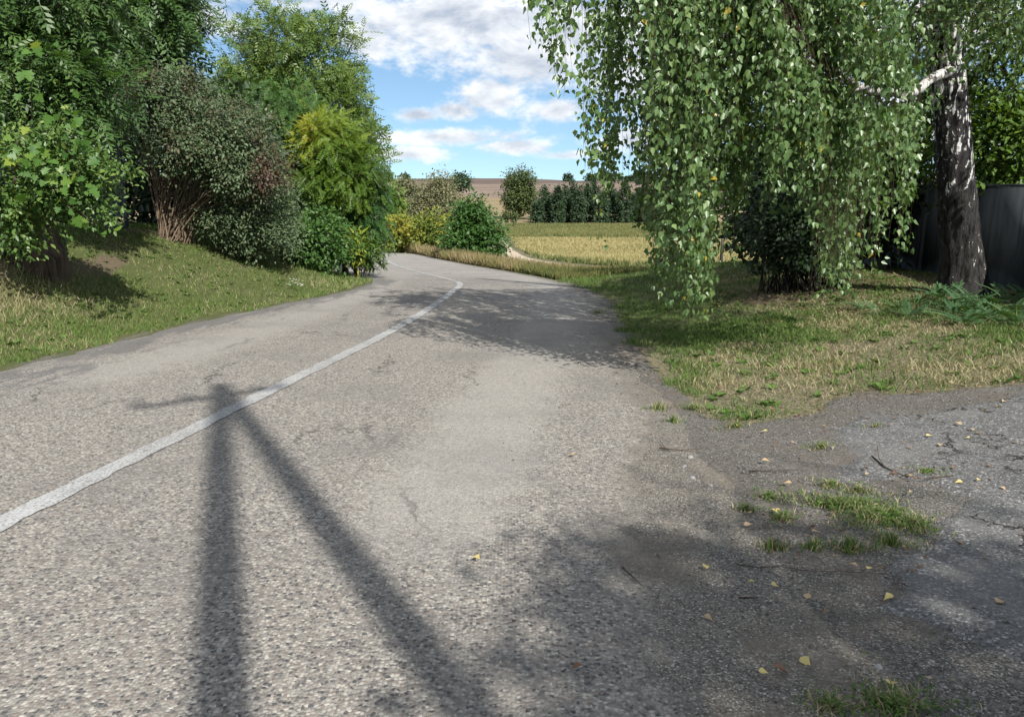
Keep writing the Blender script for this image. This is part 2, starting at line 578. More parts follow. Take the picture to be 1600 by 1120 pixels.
def make_ground():
    m, nt = new_mat('ground')
    vec = nt.node('ShaderNodeNewGeometry').outputs['Position']
    gc, gh = mat_gravel_nodes(nt, vec)
    n1, n2, n3 = nt.noise(vec, 3.0, 5, .6), nt.noise(vec, 28, 4, .65), nt.noise(vec, .35, 4, .6)
    fine = nt.noise(vec, 120, 3, .7)
    green = nt.mix(n2, (.045, .055, .020), (.105, .115, .042))
    straw = nt.mix(nt.sm(nt.m('ADD', n2, nt.m('MULTIPLY', nt.m('SUBTRACT', fine, .5), .6)), .3, .7), (.062, .052, .034), (.25, .215, .14))
    dry = nt.sm(nt.m('ADD', nt.attr('dry'), nt.m('MULTIPLY', nt.m('SUBTRACT', n1, .5), .9)), .30, .80)
    base = nt.mix(dry, green, straw)
    base = nt.mix(nt.m('MULTIPLY', nt.sm(n3, .45, .7), .35), base, (.115, .105, .045))
    soil = nt.mix(n2, (.060, .042, .028), (.17, .130, .092))
    bare = nt.sm(nt.m('ADD', nt.attr('bare'), nt.m('MULTIPLY', nt.m('SUBTRACT', n1, .5), .8)), .35, .70)
    base = nt.mix(bare, base, soil)
    gm = nt.sm(nt.m('ADD', nt.attr('gravel'), nt.m('MULTIPLY', nt.m('SUBTRACT', n2, .5), .8)), .36, .62)
    base = nt.mix(gm, base, gc)
    trk = nt.sm(nt.m('ADD', nt.attr('track'), nt.m('MULTIPLY', nt.m('SUBTRACT', n1, .5), .5)), .35, .6)
    base = nt.mix(trk, base, (.42, .345, .25))
    # far hillsides: stubble, rough grazing and ploughland
    sv = nt.node('ShaderNodeMapping', {}, {'Vector': vec, 'Scale': (.010, .030, .0)}).outputs[0]
    f1 = nt.noise(sv, 1.0, 6, .6)
    fv = nt.noise(vec, .05, 6, .65)
    hill = nt.mix(f1, (.18, .145, .075), (.27, .205, .115))
    hill = nt.mix(nt.sm(fv, .50, .68), hill, (.105, .105, .05))
    pl = nt.mix(nt.sm(nt.noise(sv, 2.3, 5, .6), .35, .65), (.150, .110, .085), (.215, .165, .128))
    geo = nt.node('ShaderNodeSeparateXYZ', {}, {0: vec})
    isfar = nt.sm(geo.outputs[1], 225, 262)
    hill = nt.mix(nt.attr('plough'), hill, pl)
    pl2 = nt.sm(geo.outputs[1], 600, 640)
    hill = nt.mix(nt.m('MULTIPLY', pl2, .7), hill, (.085, .064, .056))
    base = nt.mix(isfar, base, hill)
    hgt = nt.m('ADD', nt.m('MULTIPLY', gh, gm), nt.m('ADD', n2, fine))
    principled(nt, base, 0.95, nt.bump(hgt, .55, .012), .15)
    gx = graded(-1500, 1500, 0, 0.2, 9.0, 1.05)
    gy = graded(-60, 1500, 8, 0.2, 9.5, 1.036)
    o = grid_mesh('ground', gx, gy, zterrain, m, {'gravel': a_gravel, 'bare': a_bare, 'track': a_track, 'plough': a_plough, 'dry': a_dry})
    return o


make_ground()


# ------------------------------------------------------------------ road, lane line, side drive
def make_road():
    m, nt = new_mat('chip_seal_asphalt')
    vec = nt.node('ShaderNodeNewGeometry').outputs['Position']
    warp = nt.node('ShaderNodeVectorMath', {'operation': 'ADD'}, {0: vec, 1: nt.node('ShaderNodeVectorMath', {'operation': 'SCALE'}, {0: nt.noise(vec, 60, 2, .5, 0, 1), 'Scale': .012}).outputs[0]}).outputs[0]
    v = nt.node('ShaderNodeTexVoronoi', {}, {'Vector': warp, 'Scale': 66.0})
    vs_ = nt.node('ShaderNodeSeparateColor', {}, {0: v.outputs['Color']})
    stone = nt.ramp(vs_.outputs[0], [(0, (.040, .041, .044)), (.12, (.078, .078, .080)), (.26, (.135, .124, .116)), (.42, (.185, .155, .135)), (.55, (.205, .196, .180)), (.78, (.275, .258, .232)), (1, (.37, .35, .315))])
    joint = nt.sm(v.outputs['Distance'], .34, .66)
    dust = nt.noise(vec, 90, 3, .7)
    binder = nt.mix(nt.sm(dust, .3, .7), (.085, .080, .075), (.245, .232, .212))
    c = nt.mix(nt.m('MULTIPLY', joint, .75), stone, binder)
    v2 = nt.node('ShaderNodeTexVoronoi', {}, {'Vector': vec, 'Scale': 26.0})
    dk = nt.node('ShaderNodeSeparateColor', {}, {0: v2.outputs['Color']}).outputs[1]
    c = nt.mix(nt.m('MULTIPLY', nt.m('GREATER_THAN', dk, .86), nt.m('LESS_THAN', v2.outputs['Distance'], .27)), c, (.075, .078, .080))
    n1, n2 = nt.noise(vec, .8, 5, .62), nt.noise(vec, 4.5, 5, .65)
    # dusty worn wheel tracks, dark tar streaks lying along the road
    ds = nt.sm(nt.m('ADD', nt.attr('dust'), nt.m('MULTIPLY', nt.m('SUBTRACT', n2, .5), .9)), .35, .9)
    c = nt.mix(nt.m('MULTIPLY', ds, .60), c, nt.mix(nt.sm(dust, .3, .7), (.165, .158, .147), (.32, .308, .288)))
    st = nt.node('ShaderNodeMapping', {}, {'Vector': vec, 'Scale': (1.5, .42, 1)}).outputs[0]
    tar = nt.sm(nt.m('ADD', nt.noise(st, 1.6, 6, .66), nt.m('MULTIPLY', nt.attr('tar'), .28)), .66, .74)
    c = nt.mix(nt.m('MULTIPLY', tar, .65), c, (.088, .088, .090))
    c = nt.mix(nt.m('MULTIPLY', nt.sm(n1, .46, .66), .40), c, (.120, .115, .110))
    cv = nt.node('ShaderNodeVectorMath', {'operation': 'ADD'}, {0: nt.node('ShaderNodeMapping', {}, {'Vector': vec, 'Scale': (1, .45, 1)}).outputs[0], 1: nt.node('ShaderNodeVectorMath', {'operation': 'SCALE'}, {0: nt.noise(vec, 2.5, 5, .65, 0, 1), 'Scale': .55}).outputs[0]}).outputs[0]
    ck = nt.node('ShaderNodeTexVoronoi', {'feature': 'DISTANCE_TO_EDGE'}, {'Vector': cv, 'Scale': .55}).outputs[0]
    ckm = nt.m('MULTIPLY', nt.sm(ck, .010, .003), nt.sm(nt.noise(vec, .5, 3, .5), .50, .58))
    c = nt.mix(nt.m('MULTIPLY', ckm, .75), c, (.045, .043, .040))
    gc, gh = mat_gravel_nodes(nt, vec)
    gm = nt.sm(nt.m('ADD', nt.attr('gravel'), nt.m('MULTIPLY', nt.m('SUBTRACT', n2, .5), 1.0)), .25, .75)
    c = nt.mix(gm, c, gc)
    h = nt.m('ADD', nt.m('SUBTRACT', 1.0, v.outputs['Distance']), nt.m('MULTIPLY', dust, .5))
    h = nt.m('ADD', nt.m('MULTIPLY', h, nt.m('SUBTRACT', 1.0, nt.m('MULTIPLY', ds, .7))), nt.m('MULTIPLY', gh, nt.m('MULTIPLY', gm, .5)))
    c = nt.mix(1.0, c, (1.16, 1.135, 1.09), 'MULTIPLY')
    principled(nt, c, .88, nt.bump(h, .75, .006), .25)

    # rows along the road, columns across it
    ys = np.concatenate([np.arange(-14, 1, .5), np.arange(1, 14, .09), np.arange(14, 30, .2), np.arange(30, 150, 1.0)])
    us = np.linspace(0, 1, 72)
    Y = np.repeat(ys[:, None], len(us), 1)
    jl = (fbm(ys, ys * 0 + 3, 2.2, 41, 4) - .5) * .34
    jr = (fbm(ys, ys * 0 + 9, 1.8, 42, 4) - .5) * .42 * (ys < 22) + .02
    L, Rr = xl(ys) + jl, xr(ys) + jr + .05
    X = L[:, None] * (1 - us) + Rr[:, None] * us
    x, y = X.ravel(), Y.ravel()
    z = zsurf(np.clip(x, xl(y), xr(y)), y) + .004
    edge = np.minimum(us, 1 - us)[None, :] * (Rr - L)[:, None]
    z = z - .012 * (1 - sstep(0, .12, edge)).ravel()
    nx = len(us)
    i = (np.arange(len(ys) - 1)[:, None] * nx + np.arange(nx - 1)[None, :]).ravel()
    acc = Acc()
    acc.add(np.stack([x, y, z], 1), [np.stack([i, i + 1, i + nx + 1, i + nx], 1)])
    me = acc.mesh('road', m, smooth=True)

    def put(name, val):
        a = me.attributes.new(name, 'FLOAT', 'POINT')
        a.data.foreach_set('value', np.clip(val, 0, 1).astype(np.float32))
    off = x - xc(y)
    dustv = np.exp(-((off - 2.15) / .62) ** 2) * 1.0 * sstep(1.5, 4.5, y) + .85 * np.exp(-((off + 1.9) / .8) ** 2) * sstep(5, 8, y) + sstep(19, 25, y) * .9
    put('dust', dustv)
    put('gravel', sstep(-1.25, -.15, x - xr(y)) * sstep(6.0, 3.4, y) + .75 * sstep(-.55, 0, x - xr(y)) + .45 * sstep(.35, 0, x - xl(y)))
    put('tar', sstep(1.2, 0, x - xl(y)) + .3 * sstep(16, 9, y) * np.exp(-((off + 2) / .8) ** 2))
    o = bpy.data.objects.new('road', me)
    COL.objects.link(o)
    o['kind'] = 'structure'
    return o


def make_line():
    m, nt = new_mat('worn_road_paint')
    vec = nt.node('ShaderNodeNewGeometry').outputs['Position']
    wear = nt.m('ADD', nt.noise(vec, 70, 4, .7), nt.m('MULTIPLY', nt.noise(vec, 2.2, 3, .6), .35))
    v = nt.node('ShaderNodeTexVoronoi', {}, {'Vector': vec, 'Scale': 62.0})
    paint = nt.mix(nt.noise(vec, 11, 4, .6), (.32, .318, .31), (.45, .448, .44))
    c = nt.mix(nt.m('MULTIPLY', nt.sm(wear, .58, .80), .9), paint, (.15, .145, .135))
    principled(nt, c, .75, nt.bump(nt.m('SUBTRACT', 1.0, v.outputs['Distance']), .6, .005), .3)
    ys = np.concatenate([np.arange(-12, 2, .4), np.arange(2, 30, .05), np.arange(30, 148, .7)])
    c_ = np.stack([xc(ys), ys], 1)
    t = unit(np.gradient(c_, axis=0))
    nrm = np.stack([t[:, 1], -t[:, 0]], 1)
    w1 = .076 + (fbm(ys, ys * 0 + 1, 7, 51, 4) - .5) * .05
    w2 = .076 + (fbm(ys, ys * 0 + 7, 7, 52, 4) - .5) * .05
    cols = []
    for k in (-1, -.33, .33, 1):
        p = c_ + nrm * (k * np.where(k < 0, w1, w2))[:, None]
        cols.append(np.column_stack([p, zsurf(p[:, 0], p[:, 1]) + .010]))
    V = np.stack(cols, 1).reshape(-1, 3)
    i = (np.arange(len(ys) - 1)[:, None] * 4 + np.arange(3)[None, :]).ravel()
    acc = Acc()
    acc.add(V, [np.stack([i, i + 1, i + 5, i + 4], 1)])
    o = acc.build('lane_marking', m, smooth=True)
    o['kind'] = 'structure'
    return o


def make_drive():
    m, nt = new_mat('old_drive_asphalt')
    vec = nt.node('ShaderNodeNewGeometry').outputs['Position']
    v = nt.node('ShaderNodeTexVoronoi', {}, {'Vector': vec, 'Scale': 105.0})
    sp = nt.node('ShaderNodeSeparateColor', {}, {0: v.outputs['Color']}).outputs[0]
    c = nt.ramp(sp, [(0, (.058, .057, .056)), (.4, (.105, .103, .101)), (.8, (.152, .149, .144)), (.97, (.28, .273, .26)), (1, (.42, .41, .39))])
    n1, n2 = nt.noise(vec, 1.6, 5, .62), nt.noise(vec, 9, 4, .6)
    c = nt.mix(nt.m('MULTIPLY', nt.sm(n1, .45, .68), .5), c, (.185, .178, .166))
    c = nt.mix(nt.m('MULTIPLY', nt.sm(n2, .55, .75), .6), c, (.10, .082, .064))
    vc = nt.node('ShaderNodeTexVoronoi', {'feature': 'DISTANCE_TO_EDGE'}, {'Vector': nt.node('ShaderNodeVectorMath', {'operation': 'ADD'}, {0: vec, 1: nt.noise(vec, 3, 4, .6, 0, 1)}).outputs[0], 'Scale': .6})
    crack = nt.m('MULTIPLY', nt.sm(vc.outputs[0], .016, .003), nt.sm(n1, .44, .54))
    c = nt.mix(crack, c, (.03, .028, .025))
    h = nt.m('SUBTRACT', nt.m('SUBTRACT', 1.0, v.outputs['Distance']), nt.m('MULTIPLY', crack, 3.0))
    principled(nt, c, .9, nt.bump(h, .7, .006), .25)

    def level(x, y):
        """asphalt skin that thins out into the grit along a ragged border"""
        sd = np.full(x.shape, 9.0)
        for i in range(len(DRIVE)):
            a, b = np.array(DRIVE[i]), np.array(DRIVE[(i + 1) % len(DRIVE)])
            d = b - a
            t = np.clip(((x - a[0]) * d[0] + (y - a[1]) * d[1]) / (d @ d), 0, 1)
            sd = np.minimum(sd, np.hypot(x - a[0] - t * d[0], y - a[1] - t * d[1]))
        sd = np.where(in_poly(x, y, DRIVE), sd, -sd) + (fbm(x, y, 2.6, 61, 5) - .5) * .42 + (fbm(x, y, 9, 63, 3) - .5) * .17
        return zsurf(x, y) + np.clip(sd * .22, -.03, .014) + .006 * (fbm(x, y, 1.1, 66) - .3)
    gx, gy = np.arange(.8, 6.4, .03), np.arange(1.0, 7.2, .03)
    return grid_mesh('driveway', gx, gy, level, m, {}, lambda x, y: level(x, y) > zsurf(x, y) - .025)


make_road()
make_line()
make_drive()


# ------------------------------------------------------------------ plant materials
def leaf_mat(name, stops, transl=.35, rough=.45, spec=.4, tcol=None):
    m, nt = new_mat(name)
    c = nt.ramp(nt.attr('tint'), stops)
    p = nt.node('ShaderNodeBsdfPrincipled', {}, {'Base Color': c, 'Roughness': rough})
    p.inputs['Specular IOR Level'].default_value = spec
    tc = nt.mix(1.0, c, tcol or (1.25, 1.25, .55), 'MULTIPLY')
    t = nt.node('ShaderNodeBsdfTranslucent', {}, {'Color': tc})
    mx = nt.node('ShaderNodeMixShader', {}, {0: transl, 1: p.outputs[0], 2: t.outputs[0]})
    nt.t.links.new(mx.outputs[0], nt.out.inputs[0])
    return m


def bark_mat(name, a, b, scale=9.0, stretch=.18):
    m, nt = new_mat(name)
    vec = nt.node('ShaderNodeTexCoord').outputs['Object']
    mp = nt.node('ShaderNodeMapping', {}, {'Vector': vec, 'Scale': (1, 1, stretch)}).outputs[0]
    n1 = nt.noise(mp, scale, 6, .65, .6)
    n2 = nt.noise(vec, scale * 6, 4, .6)
    c = nt.mix(nt.sm(n1, .32, .68), a, b)
    c = nt.mix(nt.m('MULTIPLY', n2, .5), c, a)
    principled(nt, c, .92, nt.bump(nt.m('ADD', n1, nt.m('MULTIPLY', n2, .3)), .8, .03), .15)
    return m


M_TWIG = bark_mat('brown_twig', (.045, .030, .020), (.13, .095, .065), 20)
M_STEM = bark_mat('pale_stem', (.10, .072, .050), (.30, .225, .155), 22)
M_BARK = bark_mat('brown_bark', (.025, .018, .013), (.14, .105, .075), 8)
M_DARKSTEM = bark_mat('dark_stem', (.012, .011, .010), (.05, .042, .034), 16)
M_GRASS = leaf_mat('grass_blade', [(0, (.40, .345, .225)), (.22, (.33, .28, .16)), (.36, (.20, .225, .075)), (.5, (.120, .185, .045)), (.75, (.080, .150, .030)), (1, (.045, .095, .020))], .25, .6, .2, (1.1, 1.15, .6))
M_BIRCH = leaf_mat('birch_leaf', [(0, (.058, .112, .038)), (.5, (.105, .178, .058)), (.93, (.185, .262, .090)), (.955, (.20, .24, .06)), (.985, (.42, .34, .05)), (1, (.46, .22, .03))], .30, .38, .5, (1.3, 1.4, .5))
M_ASH = leaf_mat('ash_leaf', [(0, (.034, .075, .020)), (.5, (.070, .135, .034)), (1, (.135, .215, .055))], .32, .42, .4)
M_MAPLE = leaf_mat('maple_leaf', [(0, (.055, .13, .025)), (.6, (.10, .20, .035)), (1, (.22, .28, .035))], .38, .45, .4, (1.3, 1.3, .4))
M_ELM = leaf_mat('elm_leaf', [(0, (.040, .090, .020)), (.5, (.085, .160, .035)), (1, (.19, .26, .06))], .32, .42, .45)
M_LILAC = leaf_mat('dusky_shrub_leaf', [(0, (.095, .046, .032)), (.25, (.095, .078, .045)), (.5, (.070, .108, .046)), (.8, (.105, .152, .075)), (1, (.19, .20, .08))], .22, .5, .35)
M_WALNUT = leaf_mat('olive_leaf', [(0, (.058, .108, .022)), (.5, (.108, .172, .036)), (1, (.185, .235, .055))], .32, .45, .35)
M_LOCUST = leaf_mat('locust_leaf', [(0, (.030, .080, .018)), (.5, (.060, .135, .030)), (1, (.120, .195, .045))], .36, .45, .35)
M_YELLOW = leaf_mat('yellow_green_leaf', [(0, (.055, .105, .018)), (.45, (.105, .185, .026)), (.75, (.20, .255, .030)), (1, (.36, .35, .032))], .36, .45, .3, (1.25, 1.2, .4))
M_GREEN = leaf_mat('fresh_green_leaf', [(0, (.032, .085, .018)), (.5, (.060, .130, .028)), (1, (.115, .195, .045))], .34, .45, .35)
M_AUTUMN = leaf_mat('turning_leaf', [(0, (.06, .11, .02)), (.45, (.13, .18, .03)), (.78, (.32, .29, .04)), (.94, (.37, .22, .06)), (1, (.36, .14, .06))], .36, .5, .3, (1.2, 1.1, .5))
M_OLIVE = leaf_mat('grey_willow_leaf', [(0, (.088, .102, .052)), (.5, (.140, .148, .075)), (1, (.205, .185, .10))], .28, .55, .3)
M_DARKTREE = leaf_mat('dark_far_leaf', [(0, (.020, .042, .022)), (.5, (.034, .064, .028)), (1, (.060, .090, .036))], .22, .55, .25)
M_FARTREE = leaf_mat('far_round_leaf', [(0, (.040, .064, .020)), (.5, (.070, .098, .030)), (1, (.115, .135, .045))], .25, .55, .25)
M_SHADE = leaf_mat('shade_toned_leaf', [(0, (.014, .030, .012)), (1, (.035, .062, .024))], .22, .5, .3)  # near-black leaf colour with deep shade put into it
M_FERN = leaf_mat('seedling_leaf', [(0, (.040, .095, .035)), (1, (.085, .155, .060))], .30, .5, .3)
M_SOY = leaf_mat('crop_leaf', [(0, (.105, .135, .045)), (.4, (.22, .215, .085)), (1, (.40, .345, .165))], .28, .6, .2, (1.1, 1.0, .6))
M_WEED = leaf_mat('dry_weed', [(0, (.09, .12, .035)), (.35, (.17, .16, .06)), (.7, (.30, .235, .13)), (1, (.26, .16, .11))], .25, .7, .2, (1.1, 1.0, .7))
M_LITTER = leaf_mat('dead_litter', [(0, (.075, .042, .026)), (.5, (.16, .10, .06)), (1, (.30, .22, .13))], .15, .8, .2, (1, 1, .8))


# ------------------------------------------------------------------ leaf templates (x along the leaf, y across, z up)
def tm(v, f): return np.array(v, float), f


T_OVATE = tm([(0, 0, 0), (.30, .25, .06), (.66, .21, .05), (1, 0, -.04), (.66, -.21, .05), (.30, -.25, .06)], [[0, 1, 2, 3], [0, 3, 4, 5]])
T_LANCE = tm([(0, 0, 0), (.35, .14, .04), (1, 0, -.10), (.35, -.14, .04)], [[0, 1, 2], [0, 2, 3]])
T_QUAD = tm([(0, -.03, 0), (.45, -.32, .08), (1, 0, -.05), (.5, .32, .06)], [[0, 1, 2], [0, 2, 3]])
T_BIRCH = tm([(.10, 0, 0), (.25, .25, .05), (.40, .34, .07), (.78, .10, .01), (1, 0, -.06), (.78, -.10, .01), (.40, -.34, .07), (.25, -.25, .05)], [[0, 1, 2, 3, 4], [0, 4, 5, 6, 7]])


def maple_t():
    o = [(0, 0), (.02, .16), (-.06, .42), (.16, .34), (.30, .62), (.40, .36), (.52, .30), (.60, .44), (.70, .22), (.78, .20), (1.0, 0)]
    v = [(x, y, .10 * abs(y)) for x, y in o] + [(x, -y, .10 * abs(y)) for x, y in o[-2:0:-1]]
    n = len(v)
    v.append((.32, 0, 0))
    return np.array(v, float), [[n, i, (i + 1) % n] for i in range(n)]


T_MAPLE = maple_t()


def pinnate(pairs, ll, lw, droop=.25, terminal=True, ang=.95):
    v, f = [], []
    for k in range(pairs):
        t = .22 + .74 * k / max(pairs - 1, 1)
        sc = 1 - .35 * abs(t - .5) * 1.4
        for s in (1, -1):
            b = np.array([t, 0, -droop * t * t])
            d = np.array([math.cos(ang), s * math.sin(ang), -.22])
            w = np.array([-math.sin(ang), s * math.cos(ang), 0]) * lw * sc
            L = ll * sc
            i = len(v)
            v += [b, b + d * L * .5 + w, b + d * L, b + d * L * .5 - w]
            f.append([i, i + 1, i + 2, i + 3] if s < 0 else [i, i + 3, i + 2, i + 1])
    if terminal:
        b = np.array([.97, 0, -droop])
        i = len(v)
        v += [b, b + np.array([ll * .5, lw, -.1 * ll]), b + np.array([ll, 0, -.3 * ll]), b + np.array([ll * .5, -lw, -.1 * ll])]
        f.append([i, i + 3, i + 2, i + 1])
    i = len(v)
    v += [np.array([0, -.010, 0]), np.array([0, .010, 0]), np.array([.55, .007, -droop * .3]), np.array([.55, -.007, -droop * .3]), np.array([1, 0, -droop])]
    f += [[i, i + 1, i + 2, i + 3], [i + 3, i + 2, i + 4]]
    return np.array(v), f


T_ASH = pinnate(4, .40, .075, .35)
T_LOCUST = pinnate(6, .22, .062, .40, True, 1.15)
T_FERN = pinnate(9, .24, .034, .45, True, 1.05)
T_SUMAC = pinnate(6, .30, .065, .38, True, 1.0)


# ------------------------------------------------------------------ tree growing
def blob_points(blobs, n, inner=.35):
    """points spread through a union of ellipsoids, denser to the outside"""
    w = np.array([b[6] if len(b) > 6 else b[3] * b[4] * b[5] for b in blobs], float)
    ks = rng.choice(len(blobs), n, p=w / w.sum())
    B = np.array([b[:6] for b in blobs], float)[ks]
    d = unit(rng.normal(size=(n, 3)))
    r = (inner + (1 - inner) * rng.random(n) ** .55) * (1 + .14 * rng.normal(size=n).clip(-1.5, 1.5))
    return B[:, :3] + d * B[:, 3:] * r[:, None], d


def skeleton(trunk, tips, step=.45, up=.6):
    """joins tips to the trunk nodes: returns chains with the count of tips each node carries"""
    nodes = [np.asarray(p, float) for p in trunk]
    par = [-1] + list(range(len(trunk) - 1))
    N = np.zeros((len(tips) * 14 + 60, 3))
    N[:len(nodes)] = nodes
    n = len(nodes)
    c0 = np.asarray(trunk[len(trunk) // 2], float)
    order = np.argsort(np.linalg.norm(tips - c0, axis=1))
    ends = []
    first = max(1, len(trunk) // 3)
    for k in order:
        p = tips[k]
        d = N[first:n] - p
        cost = np.linalg.norm(d, axis=1) + up * np.maximum(d[:, 2] + .15, 0) * 2
        j = first + int(np.argmin(cost))
        a = N[j].copy()
        L = np.linalg.norm(p - a)
        m = max(1, min(10, int(L / step)))
        mid = (a + p) / 2 + np.array([0, 0, .12 * L]) + rng.normal(size=3) * .07 * L
        last = j
        for q in range(1, m + 1):
            t = q / m
            if n >= len(N):
                break
            N[n] = a * (1 - t) ** 2 + mid * 2 * t * (1 - t) + p * t * t
            par.append(last)
            last = n
            n += 1
        ends.append(last)
    cnt = np.zeros(n)
    for e in ends:
        q = e
        while q >= 0:
            cnt[q] += 1
            q = par[q]
    return N[:n], par, cnt, ends


def limbs(acc, N, par, cnt, nt_, r_tip=.006, pw=.45, sides=5, rmax=1e9):
    """tubes for every branch except the trunk nodes"""
    kids = {}
    for i, p in enumerate(par):
        if p >= 0:
            kids.setdefault(p, []).append(i)
    starts = [(p, i) for p in range(len(N)) for i in kids.get(p, []) if i >= nt_ and not (p >= nt_ and i == max(kids[p], key=lambda q: cnt[q]))]
    for p, i in starts:
        ch = [p, i]
        while kids.get(ch[-1]):
            nx = max(kids[ch[-1]], key=lambda q: cnt[q])
            ch.append(nx)
        ra = np.minimum(r_tip * np.maximum(cnt[ch], 1) ** pw, rmax)
        ra[0] = ra[1]
        ra[-1] *= .5
        acc.tube(N[ch], ra, sides if ra[1] > .02 else 4 if ra[1] > .008 else 3)


def leaf_cloud(tips, dirs, per, spread, size, tmpl, acc, tint=(0.0, 1.0), droop=.3, upn=.8, jit=.35, tfun=None, keep=None, out=.6):
    n = len(tips) * per
    P = np.repeat(tips, per, 0) + rng.normal(size=(n, 3)) * np.array([spread, spread, spread * .8])
    D = np.repeat(dirs, per, 0)
    X = D * out + rng.normal(size=(n, 3)) * .6 + np.array([0, 0, -droop])
    Nn = np.array([0, 0, upn]) + D * .35 + rng.normal(size=(n, 3)) * jit + SUN_DIR * .65
    S = size * (1 + .28 * rng.normal(size=n)).clip(.5, 1.7)
    base = np.repeat(rng.random(len(tips)), per)
    T = tint[0] + (tint[1] - tint[0]) * (.5 * base + .5 * rng.random(n))
    if tfun is not None:
        T = tfun(P, T)
    if keep is not None:
        k = keep(P)
        P, X, Nn, S, T = P[k], X[k], Nn[k], S[k], T[k]
    acc.inst(tmpl, P, X, Nn, S, T.clip(0, 1))
    return P


def make_tree(name, label, cat, base, blobs, ntips, per, spread, size, tmpl, lm, bm, trunk_r=.12, trunk_top=None, lean=(0, 0), group=None, inner=.35,
              r_tip=.006, pw=.45, droop=.3, upn=.8, tint=(0, 1), tfun=None, keep=None, crown='crown', trunkname='trunk', out=.6, extra_tips=None):
    base = np.asarray(base, float)
    t = thing(name, tuple(base), label, cat, group)
    tips, dirs = blob_points(blobs, ntips, inner)
    g = zsurf(tips[:, 0], tips[:, 1])
    ok = tips[:, 2] > g + .12
    tips, dirs = tips[ok], dirs[ok]
    top = trunk_top if trunk_top is not None else max(b[2] for b in blobs)
    n = 8
    tt = np.linspace(0, 1, n)
    tr = base[None] + np.stack([lean[0] * tt ** 1.3, lean[1] * tt ** 1.3, (top - base[2]) * tt], 1)
    tr[1:, :2] += rng.normal(size=(n - 1, 2)) * .02 * (top - base[2])
    tr[0, 2] -= .12
    N, par, cnt, ends = skeleton(tr, tips)
    ta = Acc()
    rr = trunk_r * (1 - .75 * tt)
    rr[0] *= 1.35
    if trunk_r > .3:                                          # an old butt with root flare
        q = np.linspace(0, 1, 46)
        tr2 = np.stack([np.interp(q, tt, tr[:, c]) for c in range(3)], 1)
        tr2[0, 2] -= .45
        hz_ = np.maximum(tr2[:, 2] - base[2], 0)
        ta.tube(tr2, trunk_r * (1 - .7 * q) + .20 * np.exp(-hz_ / .28), 22, wob=.16)
    else:
        ta.tube(tr, rr, 9, wob=.15)
    ta.build(trunkname, bm, t, base, True)
    la = Acc()
    limbs(la, N, par, cnt, n, r_tip, pw, rmax=trunk_r * .55)
    la.build('branches', bm, t, base, True)
    ca = Acc()
    leaf_cloud(tips, dirs, per, spread, size, tmpl, ca, tint, droop, upn, .4, tfun, keep, out)
    ca.build(crown, lm, t, base)
    return t


def make_shrub(name, label, base, blobs, ntips, per, spread, size, tmpl, lm, bm, nstems=10, stem_r=.018, base_w=.3, group=None, inner=.3, droop=.25, upn=.7,
               tint=(0, 1), tfun=None, keep=None, cat='shrub', out=.6):
    base = np.asarray(base, float)
    t = thing(name, tuple(base), label, cat, group)
    tips, dirs = blob_points(blobs, ntips, inner)
    g = zsurf(tips[:, 0], tips[:, 1])
    ok = tips[:, 2] > g + .05
    tips, dirs = tips[ok], dirs[ok]
    sa = Acc()
    pick = rng.choice(len(tips), min(nstems, len(tips)), replace=False)
    for k in pick:
        p = tips[k]
        a = rng.random() * 6.28
        b = base + np.array([math.cos(a), math.sin(a), 0]) * base_w * rng.random() ** .5
        b[2] = zs(b[0], b[1]) - .05
        tt = np.linspace(0, 1, 7)[:, None]
        mid = b * .55 + p * .45
        mid[2] += .18 * abs(p[2] - b[2])
        path = b * (1 - tt) ** 2 + mid * 2 * tt * (1 - tt) + p * tt * tt
        path[1:-1] += rng.normal(size=(5, 3)) * .02
        sa.tube(path, stem_r * (1 - .8 * tt[:, 0]) * (.6 + .8 * rng.random()), 5)
    sa.build('stems', bm, t, base, True)
    ca = Acc()
    leaf_cloud(tips, dirs, per, spread, size, tmpl, ca, tint, droop, upn, .4, tfun, keep, out)
    ca.build('foliage', lm, t, base)
    return t


def gb(px, d):
    """ground point d metres ahead under the column px"""
    x = (px - 800) / FPX * d
    for _ in range(4):
        z = zs(x, d)
        dep = d * _cp - (z - CAM_H) * _sp
        x = (px - 800) / FPX * dep
    return np.array([x, d, zs(x, d)])


def pb(x0, x1, y0, y1, d, dd=None, w=None):
    """ellipsoid whose outline spans those columns and rows when seen d metres ahead"""
    a, b = at(x0, (y0 + y1) / 2, d), at(x1, (y0 + y1) / 2, d)
    c, e = at((x0 + x1) / 2, y0, d), at((x0 + x1) / 2, y1, d)
    rx, rz = abs(b[0] - a[0]) / 2, abs(c[2] - e[2]) / 2
    o = (a + b) / 2
    return (o[0], d, (c[2] + e[2]) / 2, rx, dd or (rx + rz) / 2, rz) + ((w,) if w else ())


